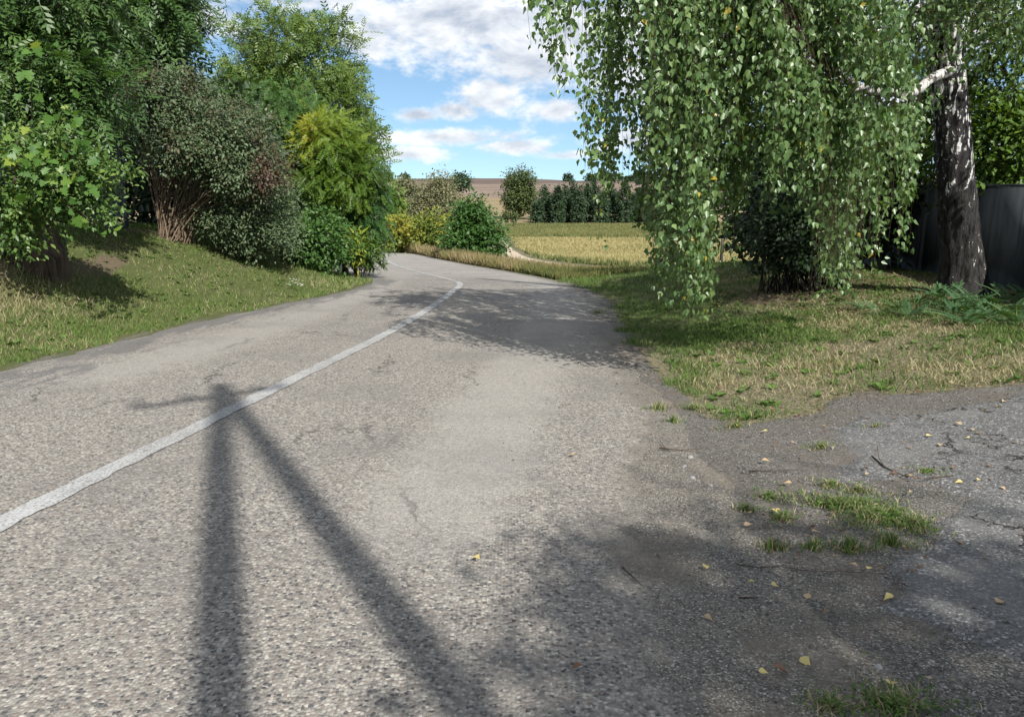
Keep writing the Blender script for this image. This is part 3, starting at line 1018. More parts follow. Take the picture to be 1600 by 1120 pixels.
# ------------------------------------------------------------------ weeping birch on the right
def birch_bark():
    m, nt = new_mat('birch_bark')
    vec = nt.node('ShaderNodeTexCoord').outputs['Object']
    mp = nt.node('ShaderNodeMapping', {}, {'Vector': vec, 'Scale': (1, 1, .34)}).outputs[0]
    n1 = nt.noise(mp, 17, 6, .6, .5)
    n2 = nt.noise(vec, 45, 4, .6)
    lent = nt.noise(nt.node('ShaderNodeMapping', {}, {'Vector': vec, 'Scale': (.6, .6, 6)}).outputs[0], 9, 3, .5)
    z = nt.node('ShaderNodeSeparateXYZ', {}, {0: vec}).outputs[2]
    low = nt.sm(z, .2, 4.2)                                # old corky bark grows from the foot upwards
    white = nt.sm(nt.m('ADD', n1, nt.m('MULTIPLY', low, .17)), .635, .675)
    wc = nt.mix(nt.sm(lent, .58, .68), nt.mix(n2, (.42, .41, .39), (.62, .61, .58)), (.10, .09, .085))
    dk = nt.mix(nt.sm(n1, .36, .56), (.006, .005, .005), nt.mix(n2, (.016, .0155, .015), (.050, .047, .044)))
    c = nt.mix(white, dk, wc)
    principled(nt, c, .85, nt.bump(nt.m('ADD', nt.m('MULTIPLY', n1, 1.2), nt.m('MULTIPLY', n2, .35)), .9, .03), .2)
    m2, nt = new_mat('birch_limb_bark')
    vec = nt.node('ShaderNodeTexCoord').outputs['Object']
    n1, n2 = nt.noise(vec, 7, 5, .65, .4), nt.noise(vec, 40, 3, .6)
    c = nt.mix(nt.sm(n1, .50, .60), nt.mix(n2, (.38, .365, .34), (.60, .58, .55)), (.085, .072, .062))
    principled(nt, c, .8, nt.bump(n1, .5, .01), .2)
    return m, m2


M_BB, M_BL = birch_bark()
LIT_LAWN = [(1.25, 2.5), (1.28, 7.3), (1.7, 9.0), (3, 9.4), (5, 9.1), (6.5, 8.6), (10, 8), (10, 2.5)]


LIMB_LINE = np.array([(1478, 118), (1452, 132), (1425, 148), (1380, 150), (1325, 122), (1272, 92), (1242, 32), (1225, 0)], float)


def off_limb(P):
    """few leaves hang right before the white limb"""
    px, py, _ = to_px(P)
    sd = np.full(len(P), 1e3)
    for a, b in zip(LIMB_LINE[:-1], LIMB_LINE[1:]):
        d = b - a
        t = np.clip(((px - a[0]) * d[0] + (py - a[1]) * d[1]) / (d @ d), 0, 1)
        sd = np.minimum(sd, np.hypot(px - a[0] - t * d[0], py - a[1] - t * d[1]))
    tr = (np.abs(px - 1490) < 30) & (py > 170) & (py < 460)
    return ~(((sd < 12) & (rng.random(len(P)) < .9)) | (tr & (rng.random(len(P)) < .6)))


def birch_keep(P, S=None):
    S = shadow_pt(P)
    lawn = in_poly(S[:, 0] + .25 * rng.normal(size=len(P)), S[:, 1] + .15 * rng.normal(size=len(P)), LIT_LAWN)
    road = (S[:, 0] < 1.3) & ((S[:, 1] < 7.7 + (1.1 - S[:, 0]) * .95 + .35 * rng.normal(size=len(P))) | (S[:, 1] > 17.4 + .5 * rng.normal(size=len(P))) & (rng.random(len(P)) < .8))
    far = (S[:, 0] < -4.3)
    return ~(lawn | road | far) | (rng.random(len(P)) < .012)


def make_birch():
    base = gb(1507, 10.7)
    base[2] = zs(base[0], base[1])
    t = thing('birch_tree', tuple(base), 'weeping birch with black and white trunk and long hanging leafy strands', 'tree')
    # trunk
    zz = np.concatenate([np.linspace(-.15, 3.8, 96), np.linspace(4.0, 10.0, 24)])
    top = at(1487, 0, 10.5)
    sides = 44
    th = np.linspace(0, 2 * np.pi, sides, endpoint=False)
    rad = .255 + .12 * np.exp(-np.maximum(zz, 0) / .30) - .018 * np.clip(zz, 0, 12) - .02 * (zz > 3.5)
    lx = (top[0] - base[0]) * np.clip(zz, 0, None) / (top[2] - base[2])
    TH, ZZ = np.meshgrid(th, zz)
    nz = fbm(TH * 3.2 + 40, ZZ * 1.6, 1.9, 71, 3) - .5
    nz = (nz + (fbm((2 * np.pi - TH) * 3.2 + 9, ZZ * 1.6, 1.9, 72, 3) - .5)) * .5
    rr = rad[:, None] * (1 + .08 * np.cos(TH * 5 + 1.3) * np.exp(-np.maximum(ZZ, 0) / .5)) + nz * .10 * (1 - .6 * sstep(1.5, 4, ZZ))
    V = np.stack([base[0] + lx[:, None] + rr * np.cos(TH), base[1] + rr * np.sin(TH), base[2] + ZZ], -1)
    i = (np.arange(len(zz) - 1)[:, None] * sides)
    j = np.arange(sides)[None]
    j2 = (j + 1) % sides
    a = Acc()
    a.add(V.reshape(-1, 3), [np.stack([i + j, i + j2, i + sides + j2, i + sides + j], -1).reshape(-1, 4)])
    a.build('trunk', M_BB, t, base, True)
    L = [[(1492, 108, 10.62), (1455, 131, 10.25), (1425, 148, 10.0), (1380, 150, 9.7), (1325, 122, 9.1), (1272, 92, 8.6), (1242, 32, 8.1), (1190, -60, 7.7), (1100, -130, 7.2), (1000, -150, 6.9), (900, -110, 6.7)],
         [(1490, -60, 10.5), (1400, -130, 9.6), (1280, -190, 8.6), (1120, -240, 7.8), (950, -240, 7.2), (850, -170, 7.0)],
         [(1490, -150, 10.5), (1380, -260, 9.9), (1200, -340, 9.2), (1000, -350, 8.7), (880, -260, 8.4)],
         [(1488, 10, 10.7), (1420, -50, 11.2), (1300, -70, 11.4), (1150, -60, 11.0), (1050, -20, 10.5)],
         [(1492, -40, 10.6), (1560, -90, 10.5), (1640, -120, 10.4), (1720, -90, 10.6)],
         [(1475, -10, 10.5), (1420, 15, 9.6), (1392, 50, 9.2), (1340, 60, 8.8), (1290, 20, 8.5)],
         [(1488, -320, 10.6), (1380, -480, 9.8), (1200, -560, 9.0), (1050, -520, 8.4)],
         [(1488, -420, 10.6), (1450, -640, 10.8), (1300, -760, 11.0)],
         [(1488, -300, 10.6), (1600, -470, 11.2), (1700, -480, 11.8)]]
    nodes = []
    for k, p in enumerate(L):
        P = np.array([at(*q) for q in p])
        s = np.concatenate([[0], np.cumsum(np.linalg.norm(np.diff(P, axis=0), axis=1))])
        q = np.linspace(0, s[-1], max(8, int(s[-1] / .22)))
        P = np.stack([np.interp(q, s, P[:, c]) for c in range(3)], 1)
        kk = np.ones(5) / 5
        Q = P.copy()
        for c in range(3):
            Q[2:-2, c] = np.convolve(P[:, c], kk, 'valid')
        r0 = (.070, .07, .06, .05, .045, .045, .06, .06, .05)[k]
        Q[1:-1] += (rng.random((len(Q) - 2, 3)) - .5) * np.array([.07, .07, .09])
        b = Acc()
        b.tube(Q, r0 * (1 - .82 * np.linspace(0, 1, len(Q)) ** .8), 9, wob=.12)
        b.build('limb', M_BL, t, base, True)
        nodes.append(Q)
    nodes = np.concatenate(nodes)
    # pale side branch that dips through the curtain
    b = Acc()
    for path, r in (([(1385, 112, 9.3), (1358, 128, 9.1), (1322, 152, 8.9), (1291, 170, 8.7), (1281, 196, 8.6), (1296, 232, 8.5), (1306, 262, 8.4), (1330, 288, 8.3), (1372, 300, 8.2)], .017),
                    ([(1243, 40, 8.1), (1225, 32, 8.0), (1200, 62, 7.9)], .016), ([(1225, 34, 8.0), (1195, 70, 7.8), (1182, 68, 7.7)], .010),
                    ([(1182, 66, 8.0), (1215, 72, 8.0)], .009), ([(1340, 60, 8.8), (1355, 76, 8.8), (1372, 92, 9.0)], .016)):
        P = np.array([at(*q) for q in path])
        b.tube(P, r * np.linspace(1, .35, len(P)), 5)
    b.build('side_branch', M_BL, t, base, True)
    lp = np.array([at(*q) for q in L[0][:8]])
    lp = np.concatenate([lp, (lp[1:] + lp[:-1]) / 2])

    def lets_sun(C):
        """the crown is thin where the sun reaches the white limb"""
        v = C[:, None, :] - lp[None]
        t = (v * SUN_DIR).sum(-1)
        dd = np.linalg.norm(v - t[..., None] * SUN_DIR, axis=-1)
        return ~(((dd < .20) & (t > .1)).any(1) & (rng.random(len(C)) < .85))
    # hanging strands
    bx = [815, 850, 880, 900, 930, 960, 1000, 1030, 1060, 1090, 1115, 1150, 1200, 1255, 1285, 1320, 1345, 1372, 1400, 1416, 1430, 1460, 1520, 1620]
    by = [40, 120, 150, 255, 300, 310, 355, 445, 490, 525, 420, 340, 300, 325, 455, 470, 455, 380, 395, 370, 240, 190, 150, 170]
    P_, X_, N_, S_, T_ = [], [], [], [], []
    tw = Acc()

    def strand(x, y, zb, leaf, gap, dens=1.0, free=False):
        d = np.hypot(nodes[:, 0] - x, nodes[:, 1] - y) + 2.0 * np.maximum(zb + .5 - nodes[:, 2], 0) + .25 * np.maximum(nodes[:, 2] - zb - 2.6, 0)
        k = int(np.argmin(d + .25 * rng.random(len(d))))
        s = nodes[k]
        e = np.array([x, y, zb])
        if s[2] < zb + .3:
            return
        n = 12
        tt = np.linspace(0, 1, n)
        h = 1 - (1 - tt) ** 2.3
        P = s[None] + (e - s)[None] * np.stack([h, h, tt ** 1.35], 1)
        P[:, :2] += np.cumsum(rng.normal(size=(n, 2)) * .018, 0)
        Ls = np.concatenate([[0], np.cumsum(np.linalg.norm(np.diff(P, axis=0), axis=1))])
        m = int((Ls[-1] * .9) / gap * dens)
        if m < 2:
            return
        q = Ls[-1] * (.10 + .90 * rng.random(m))
        C = np.stack([np.interp(q, Ls, P[:, c]) for c in range(3)], 1)
        # short side twiglets carry the leaves a little away from the strand
        off = rng.normal(size=(m, 3)) * np.array([.036, .036, .025])
        C = C + off
        kp = (birch_keep(C) | free) & lets_sun(C)
        if kp.mean() < .45:
            return
        C, off, m = C[kp], off[kp], int(kp.sum())
        tw.tube(P, np.linspace(.0028, .0012, n), 3)
        P_.append(C)
        X_.append(np.array([0, 0, -1.0]) + rng.normal(size=(m, 3)) * .42 + unit(off) * .25)
        N_.append(SUN_DIR * .55 + rng.normal(size=(m, 3)) * np.array([.75, .75, .35]))
        S_.append(leaf * (1 + .22 * rng.normal(size=m)).clip(.55, 1.5))
        T_.append((.25 + .35 * rng.random() + .5 * (rng.random(m) - .35)).clip(0, .93))
    for _ in range(150):                                     # tassels of several strands with gaps between them
        px0 = 820 + 606 * rng.random() ** .88
        if px0 < 1010 and rng.random() < .48:
            continue
        d0 = (6.5 + 1.5 * rng.random()) if rng.random() < .55 else 7.6 + 3.0 * rng.random()
        j = rng.random()
        y0 = np.interp(px0, bx, by) - (abs(rng.normal()) * 14 if j < .42 else 20 + rng.random() * 330)
        for q in range(int(rng.integers(3, 8))):
            px, d = px0 + rng.normal() * 9, d0 + rng.normal() * .13
            p = at(px, y0 - abs(rng.normal()) * 34, d)
            g = zs(p[0], p[1])
            strand(p[0], p[1], max(p[2], g + .35), .066, .029)
    for (px0, y0, d0, n) in ((1086, 500, 7.0, 4), (1062, 478, 7.2, 4), (1040, 440, 7.1, 4), (1105, 440, 7.4, 3), (1020, 400, 7.3, 3), (1318, 468, 7.6, 5), (1292, 462, 7.7, 4), (1342, 448, 7.7, 4), (1300, 430, 7.9, 4),
                             (1366, 395, 8.0, 3), (1404, 398, 8.3, 3), (942, 378, 7.2, 1), (915, 268, 7.0, 3), (880, 150, 6.9, 3), (868, 140, 6.8, 2), (838, 70, 6.8, 3), (1215, 345, 8.0, 3), (1185, 330, 7.8, 3)):
        for q in range(n):                                   # the long tassels that reach lowest
            p = at(px0 + rng.normal() * 7, y0 - abs(rng.normal()) * 22 * (q > 0), d0 + rng.normal() * .1)
            strand(p[0], p[1], max(p[2], zs(p[0], p[1]) + .3), .066, .032, 1.0, True)
    for _ in range(150):                                     # right of and behind the trunk
        px = 1400 + 260 * rng.random()
        d = 8.8 + 2.6 * rng.random()
        yb = np.interp(px, bx, by) - rng.random() * 170
        p = at(px, yb, d)
        strand(p[0], p[1], p[2], .068, .045)
    for _ in range(620):                                     # the crown above the picture
        a, r = rng.random() * 6.283, math.sqrt(rng.random())
        x, y = 4.1 + 3.9 * r * math.cos(a), 9.4 + 3.4 * r * math.sin(a)
        strand(x, y, 3.0 + 4.6 * rng.random() * (1 - .3 * r), .12, .075)
    P, X, Nn, S, T = (np.concatenate(q) for q in (P_, X_, N_, S_, T_))
    k = off_limb(P)
    P, X, Nn, S, T = P[k], X[k], Nn[k], S[k], T[k]
    T[rng.random(len(T)) < .007] = .97 + .03 * rng.random()
    tw.build('twigs', M_TWIG, t, base, kind='stuff')
    px, py, dep = to_px(P)
    inv = (px > 0) & (px < 1600) & (py > 0) & (py < 1120)
    size = np.where(inv, S / dep, 0)
    single = np.argsort(-size)[:300]
    rest = np.ones(len(P), bool)
    rest[single] = False
    ca = Acc()
    a1, a2 = rest & inv, rest & ~inv
    ca.inst(T_BIRCH, P[a1], X[a1], Nn[a1], S[a1], T[a1])
    ca.inst(T_QUAD, P[a2], X[a2], Nn[a2], S[a2], T[a2])
    ca.build('foliage', M_BIRCH, t, base, kind='stuff')
    meshes = []
    for tv in (.2, .4, .6, .8, .92, .985):
        la = Acc()
        la.add(T_BIRCH[0], T_BIRCH[1], tv)
        meshes.append(la.mesh('leaf', M_BIRCH))
    xs = unit(X[single])
    zsn = unit(Nn[single] - (Nn[single] * xs).sum(1, keepdims=True) * xs)
    ysn = np.cross(zsn, xs)
    for q, kq in enumerate(single):
        tv = T[kq]
        me = meshes[5] if tv > .955 else meshes[min(4, int(tv * 5))]
        o = bpy.data.objects.new('leaf', me)
        COL.objects.link(o)
        o.parent = t
        M = Matrix.Identity(4)
        for r_ in range(3):
            M[r_][0], M[r_][1], M[r_][2], M[r_][3] = xs[q, r_] * S[kq], ysn[q, r_] * S[kq], zsn[q, r_] * S[kq], P[kq, r_] - base[r_]
        o.matrix_basis = M
    print('birch leaves', len(P))
    return t


make_birch()

# ------------------------------------------------------------------ right-hand side: wall, dark shrub, trees behind the wall
def make_wall():
    m, nt = new_mat('old_grey_panel')
    vec = nt.node('ShaderNodeNewGeometry').outputs['Position']
    n1 = nt.noise(nt.node('ShaderNodeMapping', {}, {'Vector': vec, 'Scale': (1, 1, .35)}).outputs[0], 2.2, 6, .6)
    n2 = nt.noise(vec, 30, 4, .6)
    c = nt.mix(nt.sm(n1, .35, .7), (.055, .064, .076), (.12, .13, .14))
    c = nt.mix(nt.m('MULTIPLY', n2, .4), c, (.13, .13, .125))
    seam = nt.noise(nt.node('ShaderNodeMapping', {}, {'Vector': vec, 'Scale': (3, 3, .12)}).outputs[0], 3.0, 5, .7)
    c = nt.mix(nt.m('MULTIPLY', nt.sm(seam, .52, .70), .7), c, (.035, .036, .034))
    principled(nt, c, .98, nt.bump(n2, .5, .006), .05)
    a, b = np.array([6.75, 6.6]), np.array([8.75, 21.0])
    t = thing('panel_wall', (a[0], a[1], zs(*a)), 'long grey panel wall behind the birch trunk', 'wall')
    org = np.array([a[0], a[1], zs(*a)])
    L = np.linalg.norm(b - a)
    d = (b - a) / L
    ang = math.atan2(d[1], d[0])
    n = 7
    seg = L / n
    for k in range(n):
        c0 = a + d * seg * (k + .5)
        g = min(zs(*(a + d * seg * k)), zs(*(a + d * seg * (k + 1))))
        top = 1.50 - .012 * k
        pa = Acc()
        pa.box((c0[0], c0[1], (top + g - .02) / 2), (seg - .13, .06, top - g + .02), ang)
        po = pa.build('panel', m, t, org)
        pa = Acc()
        pa.box((c0[0], c0[1], top + .022), (seg - .13, .10, .04), ang)
        pa.build('coping', m, po, org)
    for k in range(n + 1):
        c0 = a + d * seg * k
        g = zs(*c0)
        pa = Acc()
        pa.box((c0[0], c0[1], (1.56 + g - .2) / 2), (.13, .13, 1.56 - g + .2), ang)
        pa.build('post', m, t, org)


make_wall()
make_shrub('backdrop_thicket', 'added dark backdrop thicket behind the twiggy shrub under the birch', gb(1300, 16), [pb(1130, 1300, 180, 410, 15.5, .9), pb(1280, 1450, 180, 400, 16, .9), pb(1210, 1380, 290, 420, 15, .7)], 800, 14, .18, .16, T_OVATE, M_SHADE, M_DARKSTEM, 20, .02, 1.0)  # thicket added as a dark backdrop, closing the view behind the birch strands
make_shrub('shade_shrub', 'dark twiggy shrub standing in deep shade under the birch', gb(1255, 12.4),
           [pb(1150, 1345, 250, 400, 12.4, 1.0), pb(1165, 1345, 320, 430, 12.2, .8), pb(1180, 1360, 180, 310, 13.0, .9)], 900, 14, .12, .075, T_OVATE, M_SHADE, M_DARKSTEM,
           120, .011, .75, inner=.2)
make_tree('linden_tree', 'green tree behind the panel wall, left of the birch trunk', 'tree', (9.7, 17.5, zs(9.7, 17.5)),
          [pb(1130, 1330, -20, 250, 17.5, 1.8), pb(1300, 1520, -60, 250, 17.0, 1.8), pb(1230, 1440, 150, 330, 18.0, 1.2)], 520, 14, .17, .115, T_OVATE, M_GREEN, M_BARK, .16)
make_tree('yellowing_tree', 'yellow-green sunlit tree behind the panel wall, right of the birch trunk', 'tree', (11.0, 13.5, zs(11, 13.5)),
          [pb(1500, 1720, -60, 200, 13.5, 1.3, 4), pb(1500, 1660, 150, 310, 13.0, .9, 5), pb(1430, 1540, 60, 300, 14.5, .9, 3)], 900, 18, .14, .095, T_OVATE, M_YELLOW, M_BARK, .14, tint=(0, .62))


def seedlings():
    fm = []
    for tv in (.1, .45, .85):
        a = Acc()
        a.add(T_FERN[0], T_FERN[1], tv)
        fm.append(a.mesh('frond', M_FERN))
    spots = [(1372, 494), (1402, 488), (1432, 480), (1440, 494), (1472, 484), (1492, 498), (1520, 478), (1530, 502), (1562, 508), (1586, 492), (1552, 482), (1600, 470), (1466, 470), (1590, 512), (1350, 486), (1505, 488), (1545, 494), (1575, 476), (1418, 498), (1510, 510), (1478, 474)]
    for k, (px, py) in enumerate(spots):
        p = gat(px, py)
        big = px > 1455
        lab = 'low feathery-leaved seedling in the patch below the birch trunk' if big else 'small feathery-leaved seedling at the left end of the patch below the birch'
        t = thing('seedling', tuple(p), lab, 'plant', 'feathery seedlings under the birch')
        for q in range(9 + (k % 4)):
            o = bpy.data.objects.new('frond', fm[(k + q) % 3])
            COL.objects.link(o)
            o.parent = t
            o.location = (0, 0, .02)
            s = (.34 if big else .22) * (.75 + .5 * random.random())
            o.scale = (s, s, s)
            o.rotation_euler = (random.uniform(-.25, .25), -random.uniform(.25, .95), random.random() * 6.283)


seedlings()

# ------------------------------------------------------------------ left-hand side
make_tree('ash_tree', 'big dark green tree with narrow leaves and leaning trunk at the left edge', 'tree', gb(48, 11.4),
          [pb(-190, 100, -260, 90, 12.6, 1.8, 5), pb(40, 170, -220, 90, 12.6, 1.2, 4), pb(-60, 110, 20, 190, 12.0, .9, 3.4), pb(50, 175, 60, 210, 12.4, .7, 2.6)],
          400, 17, .19, .25, T_ASH, M_ASH, M_BARK, .32, trunk_top=3.9, lean=(-.3, 1.1), r_tip=.006)
make_tree('leaning_ash_tree', 'dark narrow-leaved tree leaning over the dusky shrub from behind the fence', 'tree', gb(165, 20.5),
          [pb(120, 270, -150, 90, 19.5, 1.7, 5), pb(185, 300, -50, 85, 19.0, 1.0, 3.2), pb(150, 295, 70, 185, 19.6, 1.2, 4)], 340, 18, .28, .34, T_ASH, M_ASH, M_BARK, .22, trunk_top=5.2, r_tip=.007, tint=(0, .75))
make_shrub('elm_sapling', 'small-leaved green sapling hanging low in front of the left trunk', gb(-10, 11.0),
           [pb(-40, 70, 190, 370, 10.2, .6, 4), pb(30, 150, 190, 345, 10.4, .6, 5), pb(75, 168, 235, 345, 10.5, .5, 3.2), pb(0, 62, 300, 395, 10.1, .3, 1.3), pb(130, 215, 255, 272, 10.4, .15, .3), pb(120, 190, 326, 345, 10.3, .15, .3)],
           420, 30, .11, .066, T_OVATE, M_ELM, M_TWIG, 16, .014, .2, inner=.25, cat='sapling')


def maple():
    base = gb(64, 11.15)
    t = thing('maple_sapling', tuple(base), 'young maple with large bright green lobed leaves beside the left trunk', 'sapling')
    lm = []
    for tv in (.05, .3, .5, .7, .95):
        a = Acc()
        a.add(T_MAPLE[0], T_MAPLE[1], tv)
        lm.append(a.mesh('leaf', M_MAPLE))
    sa = Acc()
    cl = [(100, 170, 9.6, 14), (125, 205, 9.7, 12), (30, 225, 9.5, 10), (75, 245, 9.4, 14), (95, 300, 9.3, 16), (60, 285, 9.5, 12), (125, 270, 9.6, 9), (140, 345, 9.7, 8), (115, 330, 9.5, 8), (10, 90, 9.6, 10), (45, 88, 9.7, 8), (15, 240, 9.4, 9), (105, 235, 9.8, 8)]
    for (px, py, d, n) in cl:
        c = at(px, py, d)
        b = base + np.array([0, 0, .9])
        tt = np.linspace(0, 1, 8)[:, None]
        mid = (b + c) / 2 + np.array([0, .15, .35])
        sa.tube(b * (1 - tt) ** 2 + mid * 2 * tt * (1 - tt) + c * tt * tt, np.linspace(.016, .004, 8), 5)
        for q in range(int(n * .8)):
            p = c + rng.normal(size=3) * np.array([.15, .12, .16])
            o = bpy.data.objects.new('leaf', lm[int(rng.choice(5, p=[.3, .3, .22, .12, .06]))])
            COL.objects.link(o)
            o.parent = t
            X = Vector(unit(rng.normal(size=3) * .6 + np.array([.2, -.25, -.75])))
            Zv = Vector(unit(SUN_DIR * .9 + rng.normal(size=3) * .4))
            Zv = (Zv - X * Zv.dot(X)).normalized()
            Y = Zv.cross(X)
            s = .12 * random.uniform(.55, 1.3)
            M = Matrix.Identity(4)
            for r_ in range(3):
                M[r_][0], M[r_][1], M[r_][2], M[r_][3] = X[r_] * s, Y[r_] * s, Zv[r_] * s, p[r_] - base[r_]
            o.matrix_basis = M
    sa.tube([base + np.array([0, 0, -.1]), base + np.array([.02, 0, .5]), base + np.array([0, 0, .95])], [.025, .022, .018], 6)
    sa.build('stems', M_TWIG, t, base, True)


maple()


def metal_fence():
    m, nt = new_mat('dark_profiled_sheet')
    vec = nt.node('ShaderNodeNewGeometry').outputs['Position']
    n = nt.noise(vec, 6, 4, .6)
    principled(nt, nt.mix(n, (.050, .062, .085), (.085, .10, .13)), .5, None, .4)
    a, d = np.array([-7.95, 16.1]), unit(np.array([-.62, -.78]))
    org = np.array([a[0], a[1], zs(*a)])
    t = thing('metal_fence', tuple(org), 'dark blue-grey corrugated sheet fence between the left tree and the bare stems', 'fence')
    ang = math.atan2(d[1], d[0])
    nrm = np.array([-d[1], d[0]])
    base_z = zs(*a) + .02
    for k in range(5):
        w = 1.15
        s = np.linspace(0, w - .01, 47)
        ph = (s / w * 8) % 1
        off = .022 * np.clip((np.abs(ph - .5) - .17) * 8, -1, 1)
        c = a[None] + d[None] * (k * w + s)[:, None] + nrm[None] * off[:, None]
        z0, z1 = base_z + .24, base_z + 2.0
        V = np.concatenate([np.column_stack([c, np.full(len(s), z0)]), np.column_stack([c, np.full(len(s), z1)])])
        i = np.arange(len(s) - 1)
        pa = Acc()
        pa.add(V, [np.stack([i, i + 1, i + 1 + len(s), i + len(s)], 1)])
        pa.build('sheet', m, t, org)
        ra = Acc()
        cc = a + d * (k * w + w / 2) + nrm * -.04
        ra.box((cc[0], cc[1], base_z + .03), (w, .05, .05), ang)
        ra.build('bottom_rail', m, t, org)
        ra = Acc()
        ra.box((cc[0], cc[1], base_z + 1.75), (w, .04, .04), ang)
        ra.build('top_rail', m, t, org)
    for k in range(15):
        cc = a + d * (k * .39) + nrm * -.045
        pa = Acc()
        big = k % 3 == 0
        pa.box((cc[0], cc[1], base_z + (1.0 if big else .13) - .05), (.07 if big else .03, .06 if big else .03, 2.2 if big else .28), ang)
        pa.build('post' if big else 'bar', m, t, org)


metal_fence()


def lil_t(P, T):
    px, py, _ = to_px(P)
    red = fbm(px, py, .022, 84) * 1.0 + .16 * sstep(350, 400, px) - .15 * sstep(190, 230, py) * sstep(400, 360, px)
    return np.clip(.25 + .75 * T - .55 * np.clip(red - .42, 0, 1) * 1.6, 0, 1)


make_shrub('backdrop_hedge', 'added dark hedge blocking the light behind the bare stems', gb(280, 19.0), [pb(60, 260, 110, 350, 19.2, .7), pb(190, 330, 230, 370, 18.6, .6), pb(250, 430, 130, 370, 19.2, .8)], 620, 14, .2, .17, T_OVATE, M_SHADE, M_DARKSTEM, 20, .03, .9)  # hedge added to stop light between the stems and keep the gap dark
make_shrub('dusky_shrub', 'large dusky green and purplish shrub with a fan of bare brown stems', gb(268, 16.4),
           [pb(200, 345, 108, 245, 16.3, 1.1, 5), pb(285, 432, 160, 290, 16.2, 1.0, 5), pb(160, 260, 140, 240, 16.8, .8, 2.5), pb(330, 445, 210, 315, 16.2, .9, 3.5), pb(230, 370, 195, 265, 15.7, .6, 3), pb(205, 300, 110, 180, 16, .7, 2)],
           1500, 24, .13, .064, T_OVATE, M_LILAC, M_STEM, 95, .015, .36, inner=.45, tfun=lil_t, droop=.4)
make_shrub('variegated_shrub', 'rounded grey-green shrub with pale yellowish tips below the dusky shrub', gb(372, 17.2),
           [pb(305, 425, 285, 380, 16.6, .7), pb(340, 465, 300, 408, 17.0, .8), pb(400, 470, 260, 395, 17.6, .7)], 720, 20, .12, .062, T_OVATE, M_LILAC, M_TWIG, 24, .015, .4, tint=(.35, .95))
make_tree('tall_ash_tree', 'tall airy olive-green tree rising above the left shrubs', 'tree', gb(478, 29),
          [pb(350, 425, 40, 150, 28.5, 1.1), pb(400, 480, 15, 130, 28.5, 1.1), pb(470, 558, 30, 150, 28.3, 1.1), pb(345, 470, 110, 230, 28.8, 1.4), pb(460, 572, 110, 240, 28, 1.5), pb(520, 596, 180, 300, 27.6, 1.2), pb(440, 560, 200, 320, 28, 1.4)],
          520, 23, .26, .31, T_ASH, M_WALNUT, M_BARK, .20, trunk_top=6.0, r_tip=.008, inner=.45, droop=-.1, out=.7, upn=.45)
make_tree('pale_sapling', 'thin pale green sapling showing above the dusky shrub', 'sapling', gb(300, 25), [pb(270, 332, 85, 160, 25, .6)], 70, 8, .12, .12, T_LANCE, M_GREEN, M_TWIG, .05, tint=(.6, 1))
make_tree('locust_tree', 'soft feathery green locust tree behind the dusky shrub', 'tree', gb(440, 23.5),
          [pb(352, 470, 128, 230, 22.6, 1.3), pb(410, 505, 135, 260, 22.4, 1.3), pb(415, 500, 230, 345, 22.2, .9)], 700, 9, .20, .25, T_LOCUST, M_LOCUST, M_TWIG, .10, droop=.55, r_tip=.006)
make_tree('golden_locust_tree', 'yellow-green locust tree with drooping golden sprays at the road bend', 'tree', gb(540, 23.0),
          [pb(468, 555, 178, 262, 21.6, .9), pb(450, 520, 245, 315, 21.2, .7), pb(500, 592, 225, 320, 21.8, .9)], 400, 11, .17, .25, T_SUMAC, M_YELLOW, M_TWIG, .09, droop=.2, out=.8,
          tfun=lambda P, T: -.14 + .75 * fbm(P[:, 0] * 1.0, P[:, 2], 1.3, 77) + .35 * T + .42 * sstep(1.9, 2.9, P[:, 2]) - .25 * sstep(-4.2, -3.7, P[:, 0]) - .08)
make_tree('green_locust_tree', 'deep green drooping feathery tree under the golden sprays', 'tree', gb(556, 22.6),
          [pb(520, 602, 262, 350, 22.4, .8), pb(505, 598, 320, 392, 22.3, .8)], 230, 12, .18, .26, T_SUMAC, M_LOCUST, M_TWIG, .06, droop=.9, tint=(0, .5))
make_shrub('leafy_shrub', 'bright green leafy shrub on the verge below the locust trees', gb(492, 20.0), [pb(442, 548, 325, 425, 19.8, .9), pb(430, 500, 340, 420, 19.2, .6)], 460, 15, .13, .105, T_OVATE, M_GREEN, M_TWIG, 20, .015, .4)
make_shrub('lime_shrub', 'small lime-yellow shrub at the tip of the left verge', gb(566, 21.6), [pb(535, 580, 358, 420, 21.3, .4), pb(560, 600, 365, 425, 21.6, .4)], 130, 11, .10, .17, T_LANCE, M_YELLOW, M_TWIG, 12, .01, .2,
           tfun=lambda P, T: np.where(P[:, 0] < -4.05, .35 + .65 * T, T * .3))

# ------------------------------------------------------------------ beyond the bend
make_shrub('round_green_shrub', 'rounded dark green bush beyond the bend beside the field track', gb(742, 47),
           [pb(715, 770, 310, 380, 47, 1.3), pb(692, 760, 345, 408, 46.5, 1.4), pb(730, 792, 345, 408, 46.5, 1.4), pb(705, 745, 318, 380, 47, 1.0)], 760, 13, .24, .21, T_QUAD, M_GREEN, M_TWIG, 16, .03, .8, tint=(0, .7))
make_shrub('yellow_shrub', 'yellow and orange turning bush beside the far road', gb(645, 67), [pb(600, 660, 338, 395, 68, 1.7), pb(640, 700, 335, 398, 66, 1.8)], 560, 12, .33, .27, T_QUAD, M_AUTUMN, M_TWIG, 14, .03, .9, tfun=lambda P, T: .62 * T + .62 * fbm(P[:, 0], P[:, 2], .45, 79) - .1)
make_shrub('golden_shrub', 'pale golden bush between the yellow bush and the dark green bush', gb(708, 64), [pb(690, 722, 333, 392, 62, 1.2)], 130, 9, .30, .32, T_QUAD, M_AUTUMN, M_TWIG, 8, .03, .6, tint=(.45, .85))
